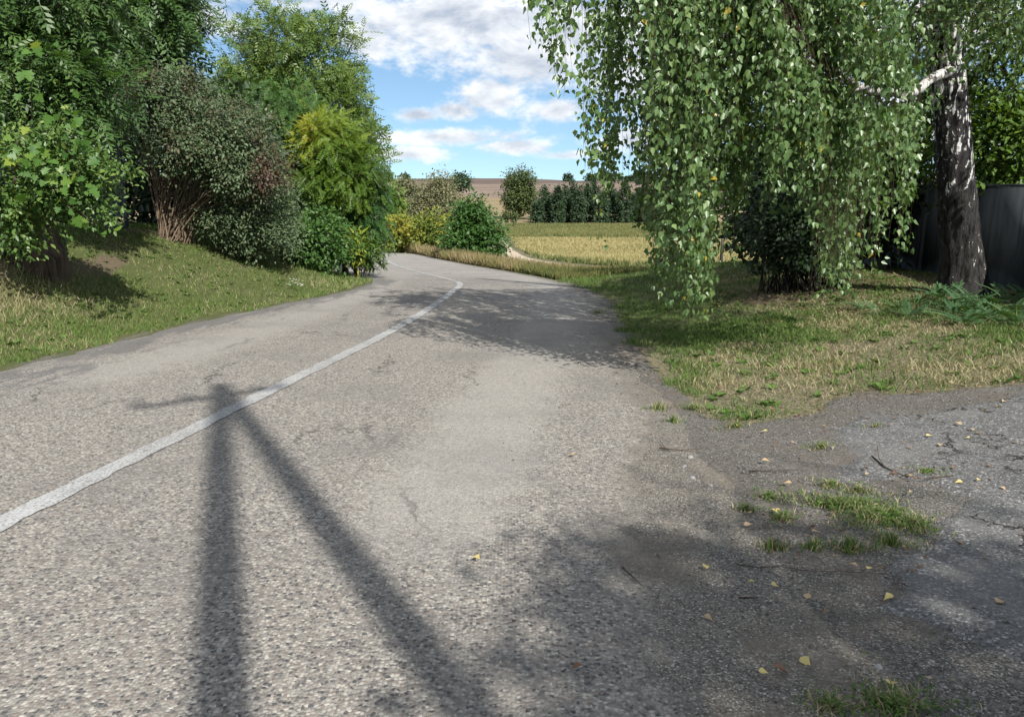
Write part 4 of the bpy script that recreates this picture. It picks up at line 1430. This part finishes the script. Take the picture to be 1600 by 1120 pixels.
make_shrub('lime_roadside_shrub', 'lime-green bush farther down the far road', gb(588, 84), [pb(560, 632, 335, 388, 82, 2.0)], 200, 9, .4, .4, T_QUAD, M_YELLOW, M_TWIG, 8, .03, .8, tint=(.1, .7))
make_tree('yellow_green_tree', 'slim yellow-green tree at the edge of the left trees by the far road', 'tree', gb(606, 92), [pb(575, 628, 285, 345, 90, 2.0), pb(590, 615, 262, 300, 90, 1.2)], 190, 8, .4, .42, T_QUAD, M_YELLOW, M_TWIG, .1, tint=(0, .75))
make_tree('grey_willow', 'grey-green bushy willow left of the pair in the valley', 'tree', gb(632, 118), [pb(598, 665, 285, 345, 118, 3.2), pb(612, 650, 280, 320, 117, 2.4)], 700, 13, .5, .36, T_QUAD, M_OLIVE, M_TWIG, .2, group='grey willows in the valley')
make_tree('grey_willow', 'taller grey-green willow right of the pair in the valley', 'tree', gb(690, 112), [pb(655, 716, 272, 345, 112, 3.2), pb(640, 722, 300, 355, 110, 3.2)], 760, 13, .5, .36, T_QUAD, M_OLIVE, M_TWIG, .2, group='grey willows in the valley', tint=(.15, 1))
make_tree('far_round_tree', 'lone big round tree standing on the far hillside', 'tree', gb(812, 262), [pb(786, 838, 285, 326, 262, 5.5), pb(790, 834, 264, 305, 262, 4.8), pb(792, 832, 302, 336, 262, 4.5)], 800, 12, .8, .72, T_QUAD, M_FARTREE, M_BARK, .5)
make_tree('far_hill_tree', 'small dark tree near the skyline just right of the willows', 'tree', gb(722, 300), [pb(705, 736, 273, 296, 300, 3.5)], 120, 8, .9, 1.0, T_QUAD, M_DARKTREE, M_BARK, .2)
for i, (px, d, h) in enumerate([(791, 215, 13), (803, 205, 12)]):
    make_shrub('far_field_shrub', ['round olive shrub left of the pair before the lone tree', 'round olive shrub right of the pair before the lone tree'][i], gb(px, d), [pb(px - 6, px + 6, 331 + i * 2, 344 + i * 2, d, 1.1)], 50, 8, .3, .5, T_QUAD, M_FARTREE, M_TWIG, 5, .03, .3,
               group='shrubs before the lone tree')
rows = [(840, 36), (850, 50), (861, 58), (872, 55), (883, 64), (894, 60), (905, 70), (917, 66), (929, 70), (941, 62), (952, 66), (964, 58), (976, 64), (989, 56), (1003, 60), (1018, 55), (1034, 58), (1055, 56), (1078, 58), (1104, 56)]
ORD = ['first', 'second', 'third', 'fourth', 'fifth', 'sixth', 'seventh', 'eighth', 'ninth', 'tenth', 'eleventh', 'twelfth', 'thirteenth', 'fourteenth', 'fifteenth', 'sixteenth', 'seventeenth', 'eighteenth', 'nineteenth', 'twentieth']
for i, (px, h) in enumerate(rows):
    d = 233 + 6 * ((i * 7) % 3)
    h += (0, 9, -11, 5, -4, 8, -7)[i % 7]
    b = gb(px, d)
    yb = 352 if px > 850 else 350
    lab = 'dark pointed tree behind the yellow field, %s from the left in its row' % ORD[i]
    make_tree('row_tree', lab, 'tree', b, [pb(px - 11, px + 11, yb - h * .6, yb + 2, d, 2.4, 3.4), pb(px - 8.5, px + 8.5, yb - h * .84, yb - h * .3, d, 1.9, 2.6), pb(px - 4, px + 4, yb - h * 1.02, yb - h * .6, d, .8, 1.3)],
              190, 13, .45, .62, T_QUAD, M_DARKTREE, M_BARK, .2, group='dark tree row behind the field', r_tip=.01)
for i, (px, y0, w) in enumerate([(590, 276, 4), (605, 277, 6), (633, 277, 5), (887, 274, 5), (921, 271, 6), (936, 272, 5), (948, 270, 7), (962, 273, 5), (986, 273, 6), (1004, 272, 8), (1022, 274, 6)]):
    d = 700
    b = gb(px, d)
    pyb = to_px(b[None])[1][0]
    make_tree('skyline_tree', 'tiny dark tree on the far skyline, %s from the left among them' % ORD[i], 'tree', b,
              [pb(px - w, px + w, pyb - 11 + (i % 3) * 2, pyb, d, 3.0)], 45, 8, 1.2, 2.2, T_QUAD, M_DARKTREE, M_BARK, .3, group='trees along the far skyline', r_tip=.03)


# ------------------------------------------------------------------ grass and crops (uncountable)
def blades(acc, x, y, h, w, lean, tint, tri=False, z=None):
    n = len(x)
    z = zsurf(x, y) - .004 if z is None else z
    a = rng.random(n) * 6.283
    sd = np.stack([np.cos(a), np.sin(a), 0 * a], 1) * (w / 2)[:, None]
    b = rng.random(n) * 6.283
    ld = np.stack([np.cos(b), np.sin(b), 0 * b], 1) * (lean * h)[:, None]
    hz = h * np.sqrt(np.clip(1 - lean ** 2, .02, 1))
    P = np.stack([x, y, z], 1)
    up = np.stack([0 * hz, 0 * hz, hz], 1)
    if tri:
        V = np.stack([P - sd, P + sd, P + up + ld], 1)
        k = np.arange(n)[:, None] * 3
        acc.add(V.reshape(-1, 3), [k + np.array([[0, 1, 2]])], np.repeat(tint, 3))
    else:
        m = P + up * .6 + ld * .35
        V = np.stack([P - sd, P + sd, m + sd * .7, m - sd * .7, P + up + ld], 1)
        k = np.arange(n)[:, None] * 5
        acc.add(V.reshape(-1, 3), [k + np.array([[0, 1, 2, 3]]), k + np.array([[3, 2, 4]])], np.repeat(tint, 5))


def scatter(x0, x1, y0, y1, dens):
    n = int((x1 - x0) * (y1 - y0) * dens)
    return x0 + (x1 - x0) * rng.random(n), y0 + (y1 - y0) * rng.random(n)


def rosettes(acc, x, y, k):
    x, y = x[k], y[k]
    n = len(x)
    for q in range(7):
        a = q * .9 + rng.random(n) * 6.28
        P = np.stack([x + .01 * np.cos(a), y + .01 * np.sin(a), zsurf(x, y) + .008], 1)
        X = np.stack([np.cos(a), np.sin(a), .25 + .5 * rng.random(n)], 1)
        acc.inst(T_OVATE, P, X, np.array([0, 0, 1.0]) + rng.normal(size=(n, 3)) * .3, .035 + .05 * rng.random(n), .5 + .45 * rng.random(n))


def right_lawn():
    acc = Acc()
    for (x0, x1, y0, y1, dens, tri) in ((.9, 8.6, 4.6, 10.5, 2600, False), (.9, 8.8, 10.5, 16, 1100, True), (-.5, 9, 16, 27, 520, True)):
        x, y = scatter(x0, x1, y0, y1, dens)
        dr = x - xr(y) + (fbm(x, y, 1.9, 91) - .5) * .95
        dl = lawn_edge(x, y)
        edge = np.minimum(dr - .12, np.where(x < 9, dl, 1))
        pat = fbm(x, y, 1.1, 93)
        keep = (edge > 0) & (rng.random(len(x)) < np.clip(.16 + sstep(0, .35, edge) * (.22 + 1.1 * sstep(.3, .6, pat)), 0, 1)) & (x < np.interp(y, [6.6, 21], [6.6, 8.6]))
        keep &= rng.random(len(x)) > .8 * a_bare(x, y)
        x, y, edge, pat = x[keep], y[keep], edge[keep], pat[keep]
        green = np.clip(np.exp(-(edge / .4) ** 2) * .55 + sstep(8.3, 9.8, y) * .75 * (x < 3.6) + (fbm(x, y, 1.5, 94) - .46) * 2.3 + .47, 0, 1)
        straw = rng.random(len(x)) > np.clip(green + .10, .07, .95)
        t = np.where(straw, rng.random(len(x)) * .32, .42 + .5 * rng.random(len(x)))
        h = np.where(straw, .035 + .075 * rng.random(len(x)) ** 1.6, .03 + .065 * rng.random(len(x)) ** 1.5) * (1 + 1.3 * (fbm(x, y, 1.3, 95) - .5)) * np.where(y > 16, 1.5, 1) * np.where(rng.random(len(x)) < .03, 1.9, 1)
        lean = np.where(straw, .62 + .37 * rng.random(len(x)), .35 + .6 * rng.random(len(x)))
        w = .0055 + .004 * rng.random(len(x)) + .0006 * np.maximum(y - 7, 0)
        blades(acc, x, y, h, w, lean, t, tri)
    x, y = scatter(1.3, 6.6, 5.2, 14, 7)
    rosettes(acc, x, y, (lawn_edge(x, y) > .05) & (x - xr(y) > .3))
    o = acc.build('verge_grass', M_GRASS, kind='stuff')
    tag(o, 'short patchy dry grass on the lawn under the birch', 'grass')


def left_bank():
    acc = Acc()
    for (x0, x1, y0, y1, dens, tri) in ((-11, -3, 6.2, 13, 1700, True), (-10.5, -2.8, 13, 24, 900, True)):
        x, y = scatter(x0, x1, y0, y1, dens)
        dl = xl(y) - x + (fbm(x, y, 1.6, 101) - .5) * .5
        keep = (dl > .12) & (rng.random(len(x)) > .82 * a_bare(x, y)) & (rng.random(len(x)) < .25 + 1.1 * fbm(x, y, 1.2, 102))
        x, y, dl = x[keep], y[keep], dl[keep]
        drymound = np.exp(-(((x + 7.3) / 1.2) ** 2 + ((y - 10.2) / 1.1) ** 2))
        g = np.clip(.92 + (fbm(x, y, .7, 103) - .5) * 1.2 - drymound * .95, .03, .97)
        straw = rng.random(len(x)) > g
        t = np.where(straw, rng.random(len(x)) * .34, .37 + .38 * rng.random(len(x)))
        h = (.03 + .065 * rng.random(len(x))) * (1 + 1.6 * drymound) * np.where(y > 17, 1.5, 1) * (1 + .8 * np.exp(-(dl / .25) ** 2) * (y > 15))
        blades(acc, x, y, h, .008 + .005 * rng.random(len(x)) + .0004 * np.maximum(y - 8, 0), .3 + .65 * rng.random(len(x)), t, tri)
    x, y = scatter(-10, -3.2, 6.5, 20, 6)
    rosettes(acc, x, y, xl(y) - x > .3)
    o = acc.build('bank_grass', M_GRASS, kind='stuff')
    tag(o, 'mown green grass covering the left bank', 'grass')


def weeds():
    acc = Acc()
    n = 34000
    y = 21 + 62 * rng.random(n) ** 1.3
    off = .15 + rng.random(n) ** 1.7 * np.interp(y, [21, 30, 50, 80], [2.5, 4.5, 4.0, 4.0])
    x = xr(y) + off
    k = rng.random(n) > a_track(x, y)
    x, y, off = x[k], y[k], off[k]
    h = (.12 + .55 * rng.random(len(x)) ** 1.6 * np.interp(y, [21, 26, 34, 80], [.3, .5, 1.1, 1.6])) * np.interp(off, [0, 1.5, 4], [1, .8, .45]) * (.5 + fbm(x, y, .35, 111))
    t = np.clip(.15 + .75 * fbm(x, y, .3, 112) + .35 * (rng.random(len(x)) - .5) - .3 * (y < 27), 0, 1)
    blades(acc, x, y, h, .022 + .0008 * y + .01 * rng.random(len(x)), .1 + .4 * rng.random(len(x)), t, True)
    o = acc.build('tall_dry_weeds', M_WEED, kind='stuff')
    tag(o, 'tall dry weeds along the far road edge', 'weeds')
    acc = Acc()
    x, y = scatter(-2, 24, 24, 50, 34)
    dr = x - xr(y)
    k = (dr > 2) & (rng.random(len(x)) > a_track(x, y)) & ~in_poly(x, y, FIELD)
    x, y = x[k], y[k]
    blades(acc, x, y, .06 + .16 * rng.random(len(x)) * fbm(x, y, .3, 115) * 1.6, .05 + .02 * rng.random(len(x)), .2 + .5 * rng.random(len(x)), np.clip(.1 + .8 * fbm(x, y, .22, 114) + .25 * sstep(36, 46, y), 0, 1), True)
    o = acc.build('rough_meadow_grass', M_WEED, kind='stuff')
    tag(o, 'rough meadow grass between the road and the crop field', 'grass')


def crops():
    acc = Acc()
    for poly, y0, y1, dens, hh, tlo, thi in ((FIELD, 44, 75, 11.0, .50, .32, 1.0), (FIELD, 75, 142, 5.5, .52, .40, 1.0), (FIELD2, 124, 228, 2.4, .7, .0, .36)):
        x, y = scatter(-6, 80 if y0 < 120 else 110, y0, y1, dens)
        x = np.round(x / .45) * .45 + rng.normal(size=len(x)) * .06 if y0 < 75 else x
        k = in_poly(x + (fbm(x, y, .2, 121) - .5) * 1.5, y, poly) & (x < 8 + .62 * y) & (y >= y0) & (y < y1)
        x, y = x[k], y[k]
        # greener plants along the headland
        ed = np.minimum(np.abs(y - np.interp(x, [1.2, 3.2, 6.2, 8.6, 12.5, 22, 70], [106, 84, 62, 52, 47, 44.5, 44])), 30) if poly is FIELD else 30 + 0 * y
        t = tlo + (thi - tlo) * np.clip(.30 + .8 * fbm(x, y, .10, 122) + .25 * (rng.random(len(x)) - .5), 0, 1) - .85 * np.exp(-(ed / 3.2) ** 2)
        for q in range(4):
            jx, jy = rng.normal(size=len(x)) * .14, rng.normal(size=len(x)) * .14
            h = hh * (.6 + .6 * rng.random(len(x))) * (1 + .35 * np.exp(-(ed / 2.5) ** 2))
            blades(acc, x + jx, y + jy, h, (.055 + .0014 * y) * (.7 + .6 * rng.random(len(x))), .15 + .55 * rng.random(len(x)), t.clip(0, 1), True)
    o = acc.build('crop_plants', M_SOY, kind='stuff')
    tag(o, 'ripening yellow crop covering the field in the valley', 'crop')


right_lawn()
left_bank()
weeds()
crops()


# ------------------------------------------------------------------ small things on the apron
def tuft(px, py, n, rad, h, green, label, flat=False):
    p = gat(px, py)
    acc = Acc()
    n = int(n * .6)
    r = rad * np.abs(rng.normal(size=n)).clip(0, 1.9) * .55
    a = rng.random(n) * 6.283
    lob = 1 + .5 * np.sin(a * 2 + px) + .3 * np.sin(a * 3 + py)
    x, y = p[0] + r * np.cos(a) * 1.35 * lob, p[1] + r * np.sin(a) * lob
    hh = h * (.4 + 1.0 * rng.random(n)) * np.clip(1.15 - .5 * r / rad, .35, 1.2)
    t = np.where(rng.random(n) < green * .78, .42 + .5 * rng.random(n), .34 * rng.random(n))
    blades(acc, x, y, hh, .004 + .003 * rng.random(n), (.55 if flat else .25) + .4 * rng.random(n), t, z=zsurf(x, y) + .004)
    if flat:                                                # clover and knotgrass leaves between the blades
        k = n // 2
        r = rad * np.abs(rng.normal(size=k)) * .55
        a = rng.random(k) * 6.283
        lob = 1 + .5 * np.sin(a * 2 + px) + .3 * np.sin(a * 3 + py)
        P = np.stack([p[0] + r * np.cos(a) * 1.35 * lob, p[1] + r * np.sin(a) * lob, 0 * r], 1)
        P[:, 2] = zsurf(P[:, 0], P[:, 1]) + .012 + .03 * rng.random(k)
        acc.inst(T_OVATE, P, rng.normal(size=(k, 3)) * np.array([1, 1, .3]), np.array([0, 0, 1.0]) + rng.normal(size=(k, 3)) * .4, .010 + .010 * rng.random(k), .42 + .45 * rng.random(k))
    o = acc.build('grass_tuft', M_GRASS, origin=tuple(p))
    tag(o, label, 'grass tuft', 'grass tufts growing through the broken asphalt')


tuft(1310, 792, 2200, .20, .05, .85, 'left half of the broad low green weed mat on the broken asphalt', True)
tuft(1375, 808, 2400, .20, .05, .85, 'right half of the broad low green weed mat on the broken asphalt', True)
tuft(1425, 822, 800, .12, .05, .7, 'thin right fringe of the green weed mat on the broken asphalt', True)
tuft(1328, 862, 420, .07, .065, .9, 'spiky bright grass tuft in front of the weed mat', False)
tuft(1392, 852, 420, .09, .05, .85, 'spiky grass tuft right of the brightest one below the weed mat', False)
tuft(1270, 860, 220, .06, .05, .85, 'small upright grass tuft left of the spiky bright one', False)
tuft(1207, 858, 240, .07, .05, .6, 'yellowish grass tuft nearest the road below the weed mat', False)
tuft(1225, 812, 320, .09, .05, .7, 'flat grass tuft left of the weed mat', True)
tuft(1165, 800, 190, .06, .045, .65, 'faint grass tuft at the left of the broken asphalt', True)
tuft(1202, 780, 220, .07, .04, .7, 'thin grass strip left of and above the weed mat', True)
tuft(1298, 762, 320, .10, .05, .45, 'dry yellow-green grass tuft above the weed mat', True)
tuft(1340, 770, 260, .07, .05, .5, 'dry grass tuft touching the top of the weed mat', True)
tuft(1448, 742, 360, .12, .04, .55, 'flat grass patch on the driveway by the fallen branch', True)
tuft(1365, 671, 160, .06, .05, .6, 'lone grass tuft on the upper driveway asphalt', False)
tuft(1282, 702, 240, .08, .05, .45, 'dry grass tuft at the corner of the driveway asphalt', True)
tuft(1052, 660, 170, .07, .06, .8, 'small green tuft at the road edge below the lawn', False)
tuft(1085, 640, 300, .12, .06, .8, 'green tuft trailing from the lawn corner onto the grit', True)
tuft(1150, 668, 240, .11, .06, .6, 'thin tuft below the lawn edge', True)
tuft(1030, 640, 260, .10, .06, .85, 'grass tuft at the lawn corner beside the road', False)
tuft(1395, 1108, 800, .15, .05, .75, 'low green weed patch at the bottom of the picture', True)
tuft(1300, 1112, 300, .10, .045, .5, 'sparse weed patch left of the one at the bottom of the picture', True)
tuft(935, 490, 220, .14, .08, .8, 'grass tuft growing through the road edge in the birch shade', True)


def small_things():
    lmats = []
    for nm, st in (('yellow_fallen_leaf', [(0, (.50, .40, .14)), (1, (.58, .47, .20))]), ('tan_fallen_leaf', [(0, (.36, .25, .14)), (1, (.48, .36, .22))]), ('brown_fallen_leaf', [(0, (.16, .075, .04)), (1, (.24, .13, .08))])):
        lmats.append(leaf_mat(nm, st, .1, .6, .3, (1, 1, .7)))
    lv = T_BIRCH[0].copy()
    lv[:, 2] += .10 * lv[:, 0] * np.sin(lv[:, 0] * 5)
    lm = []
    for m in lmats:
        a = Acc()
        a.add(lv, T_BIRCH[1], .5)
        lm.append(a.mesh('fallen_leaf', m))
    spots = [(1354, 899, 0), (1340, 893, 1), (1372, 897, 1), (1553, 951, 1), (1569, 983, 1), (1248, 1036, 0), (1182, 1059, 0), (1205, 1050, 2), (1449, 1073, 1), (1389, 1082, 0), (1104, 899, 0), (1260, 947, 1),
             (1202, 920, 0), (1180, 918, 0), (1395, 938, 0), (1160, 829, 1), (1172, 810, 0), (1208, 802, 0), (1305, 837, 2), (1265, 838, 1), (1445, 687, 0), (1516, 690, 0), (1520, 679, 1), (1503, 670, 1), (1425, 775, 1),
             (1505, 760, 0), (1527, 758, 0), (1563, 767, 1), (1590, 696, 1), (1200, 679, 0), (1188, 725, 1), (1440, 660, 1), (1520, 634, 1), (1570, 632, 1), (1540, 700, 1), (1594, 914, 2), (740, 878, 0), (900, 716, 1), (1365, 797, 1),
             (1330, 858, 1), (1238, 762, 1), (1470, 700, 1), (1555, 640, 0), (1240, 586, 0), (1436, 566, 0), (1152, 668, 0), (1480, 605, 1), (1300, 615, 1), (1400, 745, 2), (1350, 748, 1), (1545, 735, 2), (1490, 735, 2), (912, 1050, 2), (1098, 970, 1)]
    for (px, py, c) in spots:
        p = gat(px, py)
        on_drive = in_poly(np.array([p[0]]), np.array([p[1]]), DRIVE)[0]
        o = bpy.data.objects.new('fallen_leaf', lm[c])
        COL.objects.link(o)
        o.location = (p[0], p[1], p[2] + (.030 if py > 610 else .05))
        s = .05 * random.uniform(.65, 1.25)
        o.scale = (s, s, s)
        o.rotation_euler = (random.uniform(-.3, .3), random.uniform(-.3, .3), random.random() * 6.283)
        place = 'on the old driveway asphalt' if on_drive else ('on the dry lawn' if py < 625 else ('on the road surface' if px < 1000 else 'on the gritty apron beside the road'))
        tag(o, ('yellow', 'tan', 'dark brown')[c] + ' fallen leaf lying ' + place, 'leaf', 'fallen leaves')
    # sticks
    def stick(pts, r, label, forks=()):
        t = thing('fallen_twig', tuple(gat(*pts[0])), label, 'twig')
        org = gat(*pts[0])
        P = np.array([gat(*q) + np.array([0, 0, .018 + r]) for q in pts])
        a = Acc()
        a.tube(P, r * np.linspace(1, .4, len(P)), 6, cap=True)
        a.build('stem', M_TWIG, t, org, True)
        for fp in forks:
            Q = np.array([gat(*q) + np.array([0, 0, .02 + hz]) for *q, hz in fp])
            a = Acc()
            a.tube(Q, r * .6 * np.linspace(1, .4, len(Q)), 5, cap=True)
            a.build('side_shoot', M_TWIG, t, org, True)
    stick([(1362, 718), (1382, 735), (1410, 748), (1440, 754), (1490, 748)], .005, 'dark fallen branch with litter caught in it at the driveway edge', [[(1382, 735, 0), (1372, 727, .03), (1368, 716, .07)], [(1410, 748, 0), (1440, 740, .02)]])
    stick([(1150, 888), (1185, 893), (1215, 891), (1270, 899), (1315, 899), (1385, 903)], .0028, 'long thin dry stalk lying below the grass tufts')
    stick([(1030, 705), (1060, 708), (1095, 706)], .005, 'short dark twig by the road edge below the lawn', [[(1040, 706, 0), (1030, 692, .01)]])
    stick([(1170, 741), (1230, 740), (1245, 739)], .004, 'pale short twig between the lawn and the weed mat')
    stick([(972, 893), (990, 910), (1003, 922)], .004, 'crooked black twig on the grit beside the road')
    stick([(1155, 942), (1185, 941)], .005, 'tiny dark stick on the shaded grit')
    # pebbles big enough to tell apart
    m, nt = new_mat('grey_pebble')
    vec = nt.node('ShaderNodeTexCoord').outputs['Object']
    principled(nt, nt.mix(nt.noise(vec, 60, 3, .6), (.15, .15, .15), (.33, .32, .31)), .9)
    for k, (px, py, s) in enumerate([(1078, 716, .022), (1068, 730, .018), (1372, 1044, .016), (1548, 737, .014), (1082, 748, .020), (1095, 735, .014), (1300, 700, .012), (1110, 760, .016)]):
        p = gat(px, py)
        g = 7
        th, ph = np.meshgrid(np.linspace(0, 2 * np.pi, 9)[:-1], np.linspace(-1.2, 1.2, 5))
        d = np.stack([np.cos(th) * np.cos(ph), np.sin(th) * np.cos(ph), np.sin(ph) * .6], -1).reshape(-1, 3)
        d = d * (1 + .35 * (rng.random((len(d), 1)) - .5)) * s
        q = []
        for r_ in range(4):
            for c_ in range(8):
                q.append([r_ * 8 + c_, r_ * 8 + (c_ + 1) % 8, r_ * 8 + 8 + (c_ + 1) % 8, r_ * 8 + 8 + c_])
        a = Acc()
        a.add(d + p + np.array([0, 0, s * .35]), q + [list(range(7, -1, -1)), list(range(32, 40))])
        o = a.build('pebble', m, origin=tuple(p))
        tag(o, 'angular grey pebble on the broken asphalt beside the road', 'pebble', 'pebbles on the apron')
    # crumbs of dead leaf and loose grit
    acc = Acc()
    n = 5200
    bx_, by_ = scatter(.95, 5.6, 2.2, 7.6, 480)
    dlw = lawn_y(bx_) - by_
    den = np.exp(-((-lawn_edge(bx_, by_) - .02) / .16) ** 2) * 1.2 + .06 + .5 * np.exp(-(((bx_ - 2.35) / .45) ** 2 + ((by_ - 4.25) / .22) ** 2)) + .35 * np.exp(-(((bx_ - 1.6) / .5) ** 2 + ((by_ - 3.3) / .35) ** 2))
    k = rng.random(len(bx_)) < den * (.3 + fbm(bx_, by_, 3, 131))
    bx_, by_ = bx_[k], by_[k]
    P = np.stack([bx_, by_, zsurf(bx_, by_) + .022 + .012 * rng.random(len(bx_))], 1)
    acc.inst(T_QUAD, P, rng.normal(size=(len(P), 3)) * np.array([1, 1, .2]), np.array([0, 0, 1.0]) + rng.normal(size=(len(P), 3)) * .35, .012 + .026 * rng.random(len(P)) ** 2, rng.random(len(P)))
    o = acc.build('leaf_litter', M_LITTER, kind='stuff')
    tag(o, 'brown crumbs of dead leaves along the lawn border', 'litter')
    acc = Acc()
    x, y = scatter(3.2, 7.0, 9.6, 13.5, 130)
    P = np.stack([x, y, zsurf(x, y) + .02], 1)
    acc.inst(T_QUAD, P, rng.normal(size=(len(P), 3)) * np.array([1, 1, .2]), np.array([0, 0, 1.0]) + rng.normal(size=(len(P), 3)) * .35, .03 + .02 * rng.random(len(P)), rng.random(len(P)))
    o = acc.build('leaf_litter', M_LITTER, kind='stuff')
    tag(o, 'brown leaf litter on the shaded soil under the shrub', 'litter')
    acc = Acc()
    x, y = scatter(-.4, 5.4, 1.7, 7.4, 420)
    k = (a_gravel(x, y) > .3) | ((x > xr(y) - 1.3) & (rng.random(len(x)) < .35))
    k &= rng.random(len(x)) < .15 + .85 * sstep(.35, .7, fbm(x, y, 2.2, 133))
    x, y = x[k], y[k]
    oc = tm([(.5, 0, 0), (0, .42, .05), (-.5, .06, 0), (.05, -.45, 0), (0, 0, .38), (.04, .02, -.3)], [[0, 1, 4], [1, 2, 4], [2, 3, 4], [3, 0, 4], [1, 0, 5], [2, 1, 5], [3, 2, 5], [0, 3, 5]])
    P = np.stack([x, y, zsurf(x, y) + .007], 1)
    acc.inst(oc, P, rng.normal(size=(len(P), 3)) * np.array([1, 1, .25]), np.array([0, 0, 1.0]) + rng.normal(size=(len(P), 3)) * .3, .006 + .012 * rng.random(len(P)) ** 3, rng.random(len(P)))
    gm_, nt = new_mat('loose_grit')
    principled(nt, nt.ramp(nt.attr('tint'), [(0, (.06, .056, .05)), (.6, (.16, .15, .135)), (1, (.34, .325, .30))]), .9)
    tag(acc.build('loose_grit', gm_, kind='stuff'), 'loose grit scattered over the apron', 'grit')
    # white flowers on the left verge
    wm, nt = new_mat('white_petal')
    principled(nt, (.78, .78, .74), .6)
    p = gat(464, 455)
    t = thing('white_flowers', tuple(p), 'small clump of white flowers on the left verge', 'flowers')
    sa, fa = Acc(), Acc()
    for k in range(16):
        q = p + np.array([random.uniform(-.16, .16), random.uniform(-.1, .1), 0])
        h = random.uniform(.12, .26)
        sa.tube([q, q + np.array([.01, 0, h * .5]), q + np.array([random.uniform(-.03, .03), 0, h])], .003, 3, .7)
        for r_ in range(5):
            an = r_ * 1.2566
            fa.inst(T_QUAD, np.array([q + np.array([0, 0, h])]), np.array([[math.cos(an), math.sin(an), .25]]), np.array([[0, 0, 1.0]]), .03, .5)
    sa.build('stems', M_GRASS, t, p)
    fa.build('petals', wm, t, p)


small_things()

# far post by the meadow seen past the birch strands
pm = bark_mat('weathered_post', (.04, .036, .032), (.12, .105, .09), 12)
pp = gb(1126, 26)
acc = Acc()
acc.tube([pp + np.array([0, 0, -.1]), pp + np.array([0, 0, .5]), pp + np.array([.01, 0, 1.15])], [.065, .06, .055], 8, cap=True)
tag(acc.build('wooden_post', pm, origin=tuple(pp), smooth=True), 'short dark wooden post in the meadow beyond the birch strands', 'post')


# ------------------------------------------------------------------ behind the camera: line pole and tree that shade the foreground
def line_pole():
    m, nt = new_mat('pole_concrete')
    vec = nt.node('ShaderNodeTexCoord').outputs['Object']
    principled(nt, nt.mix(nt.noise(vec, 8, 5, .6), (.22, .21, .20), (.36, .35, .33)), .9)
    top = np.array([2.97, -4.75, 11.35])
    f1, f2 = np.array([1.55, -4.55, zs(1.55, -4.55) - .3]), np.array([3.6, -4.85, zs(3.6, -4.85) - .3])
    t = thing('utility_pole', (f1[0], f1[1], f1[2] + .3), 'concrete utility pole with a leaning strut behind the viewpoint', 'utility pole')
    org = f1 + np.array([0, 0, .3])
    for nm, f, r in (('mast', f1, .122), ('strut', f2, .115)):
        a = Acc()
        a.tube([f, (f + top) / 2, top], [r, r * .85, r * .7], 10, cap=True)
        a.build(nm, m, t, org, True)
    d = unit(np.array([1.1, .72, 0]))
    a = Acc()
    a.tube([top - d * .75 + np.array([0, 0, -.45]), top + d * .55 + np.array([0, 0, -.35])], .045, 6, cap=True)
    arm = a.build('crossarm', m, t, org)
    for s in (-.7, -.3, .3, .5):
        a = Acc()
        q = top + d * s + np.array([0, 0, -.4])
        a.tube([q, q + np.array([0, 0, .12]), q + np.array([0, 0, .2])], [.012, .045, .03], 8, cap=True)
        a.build('insulator', m, arm, org, True)


line_pole()


def shade_keep(P):
    S = shadow_pt(P)
    n = rng.normal(size=(len(P), 2))
    x, y = S[:, 0] + .22 * n[:, 0], S[:, 1] + .16 * n[:, 1]
    lim = np.interp(x, [-.5, .0, .35, 1.2, 2.2, 4.0, 7.0], [.5, 2.1, 3.5, 3.65, 3.25, 2.9, 2.5])
    return (y < lim)


make_tree('roadside_tree', 'leafy roadside tree behind the viewpoint shading the near asphalt', 'tree', (6.2, -6.6, zs(6.2, -6.6)),
          [(4.8, -5.6, 7.6, 1.5, 1.6, 1.3), (6.2, -6.4, 8.6, 2.0, 2.0, 1.6), (7.0, -5.4, 7.8, 1.6, 1.6, 1.2), (4.2, -4.6, 6.9, 1.0, 1.0, .7)], 520, 14, .22, .13, T_OVATE, M_GREEN, M_BARK, .17, trunk_top=8.0, keep=shade_keep)
print('TRIS', sum(sum(len(p.vertices) - 2 for p in o.data.polygons) if False else len(o.data.loops) - 2 * len(o.data.polygons) for o in bpy.data.objects if o.type == 'MESH'))
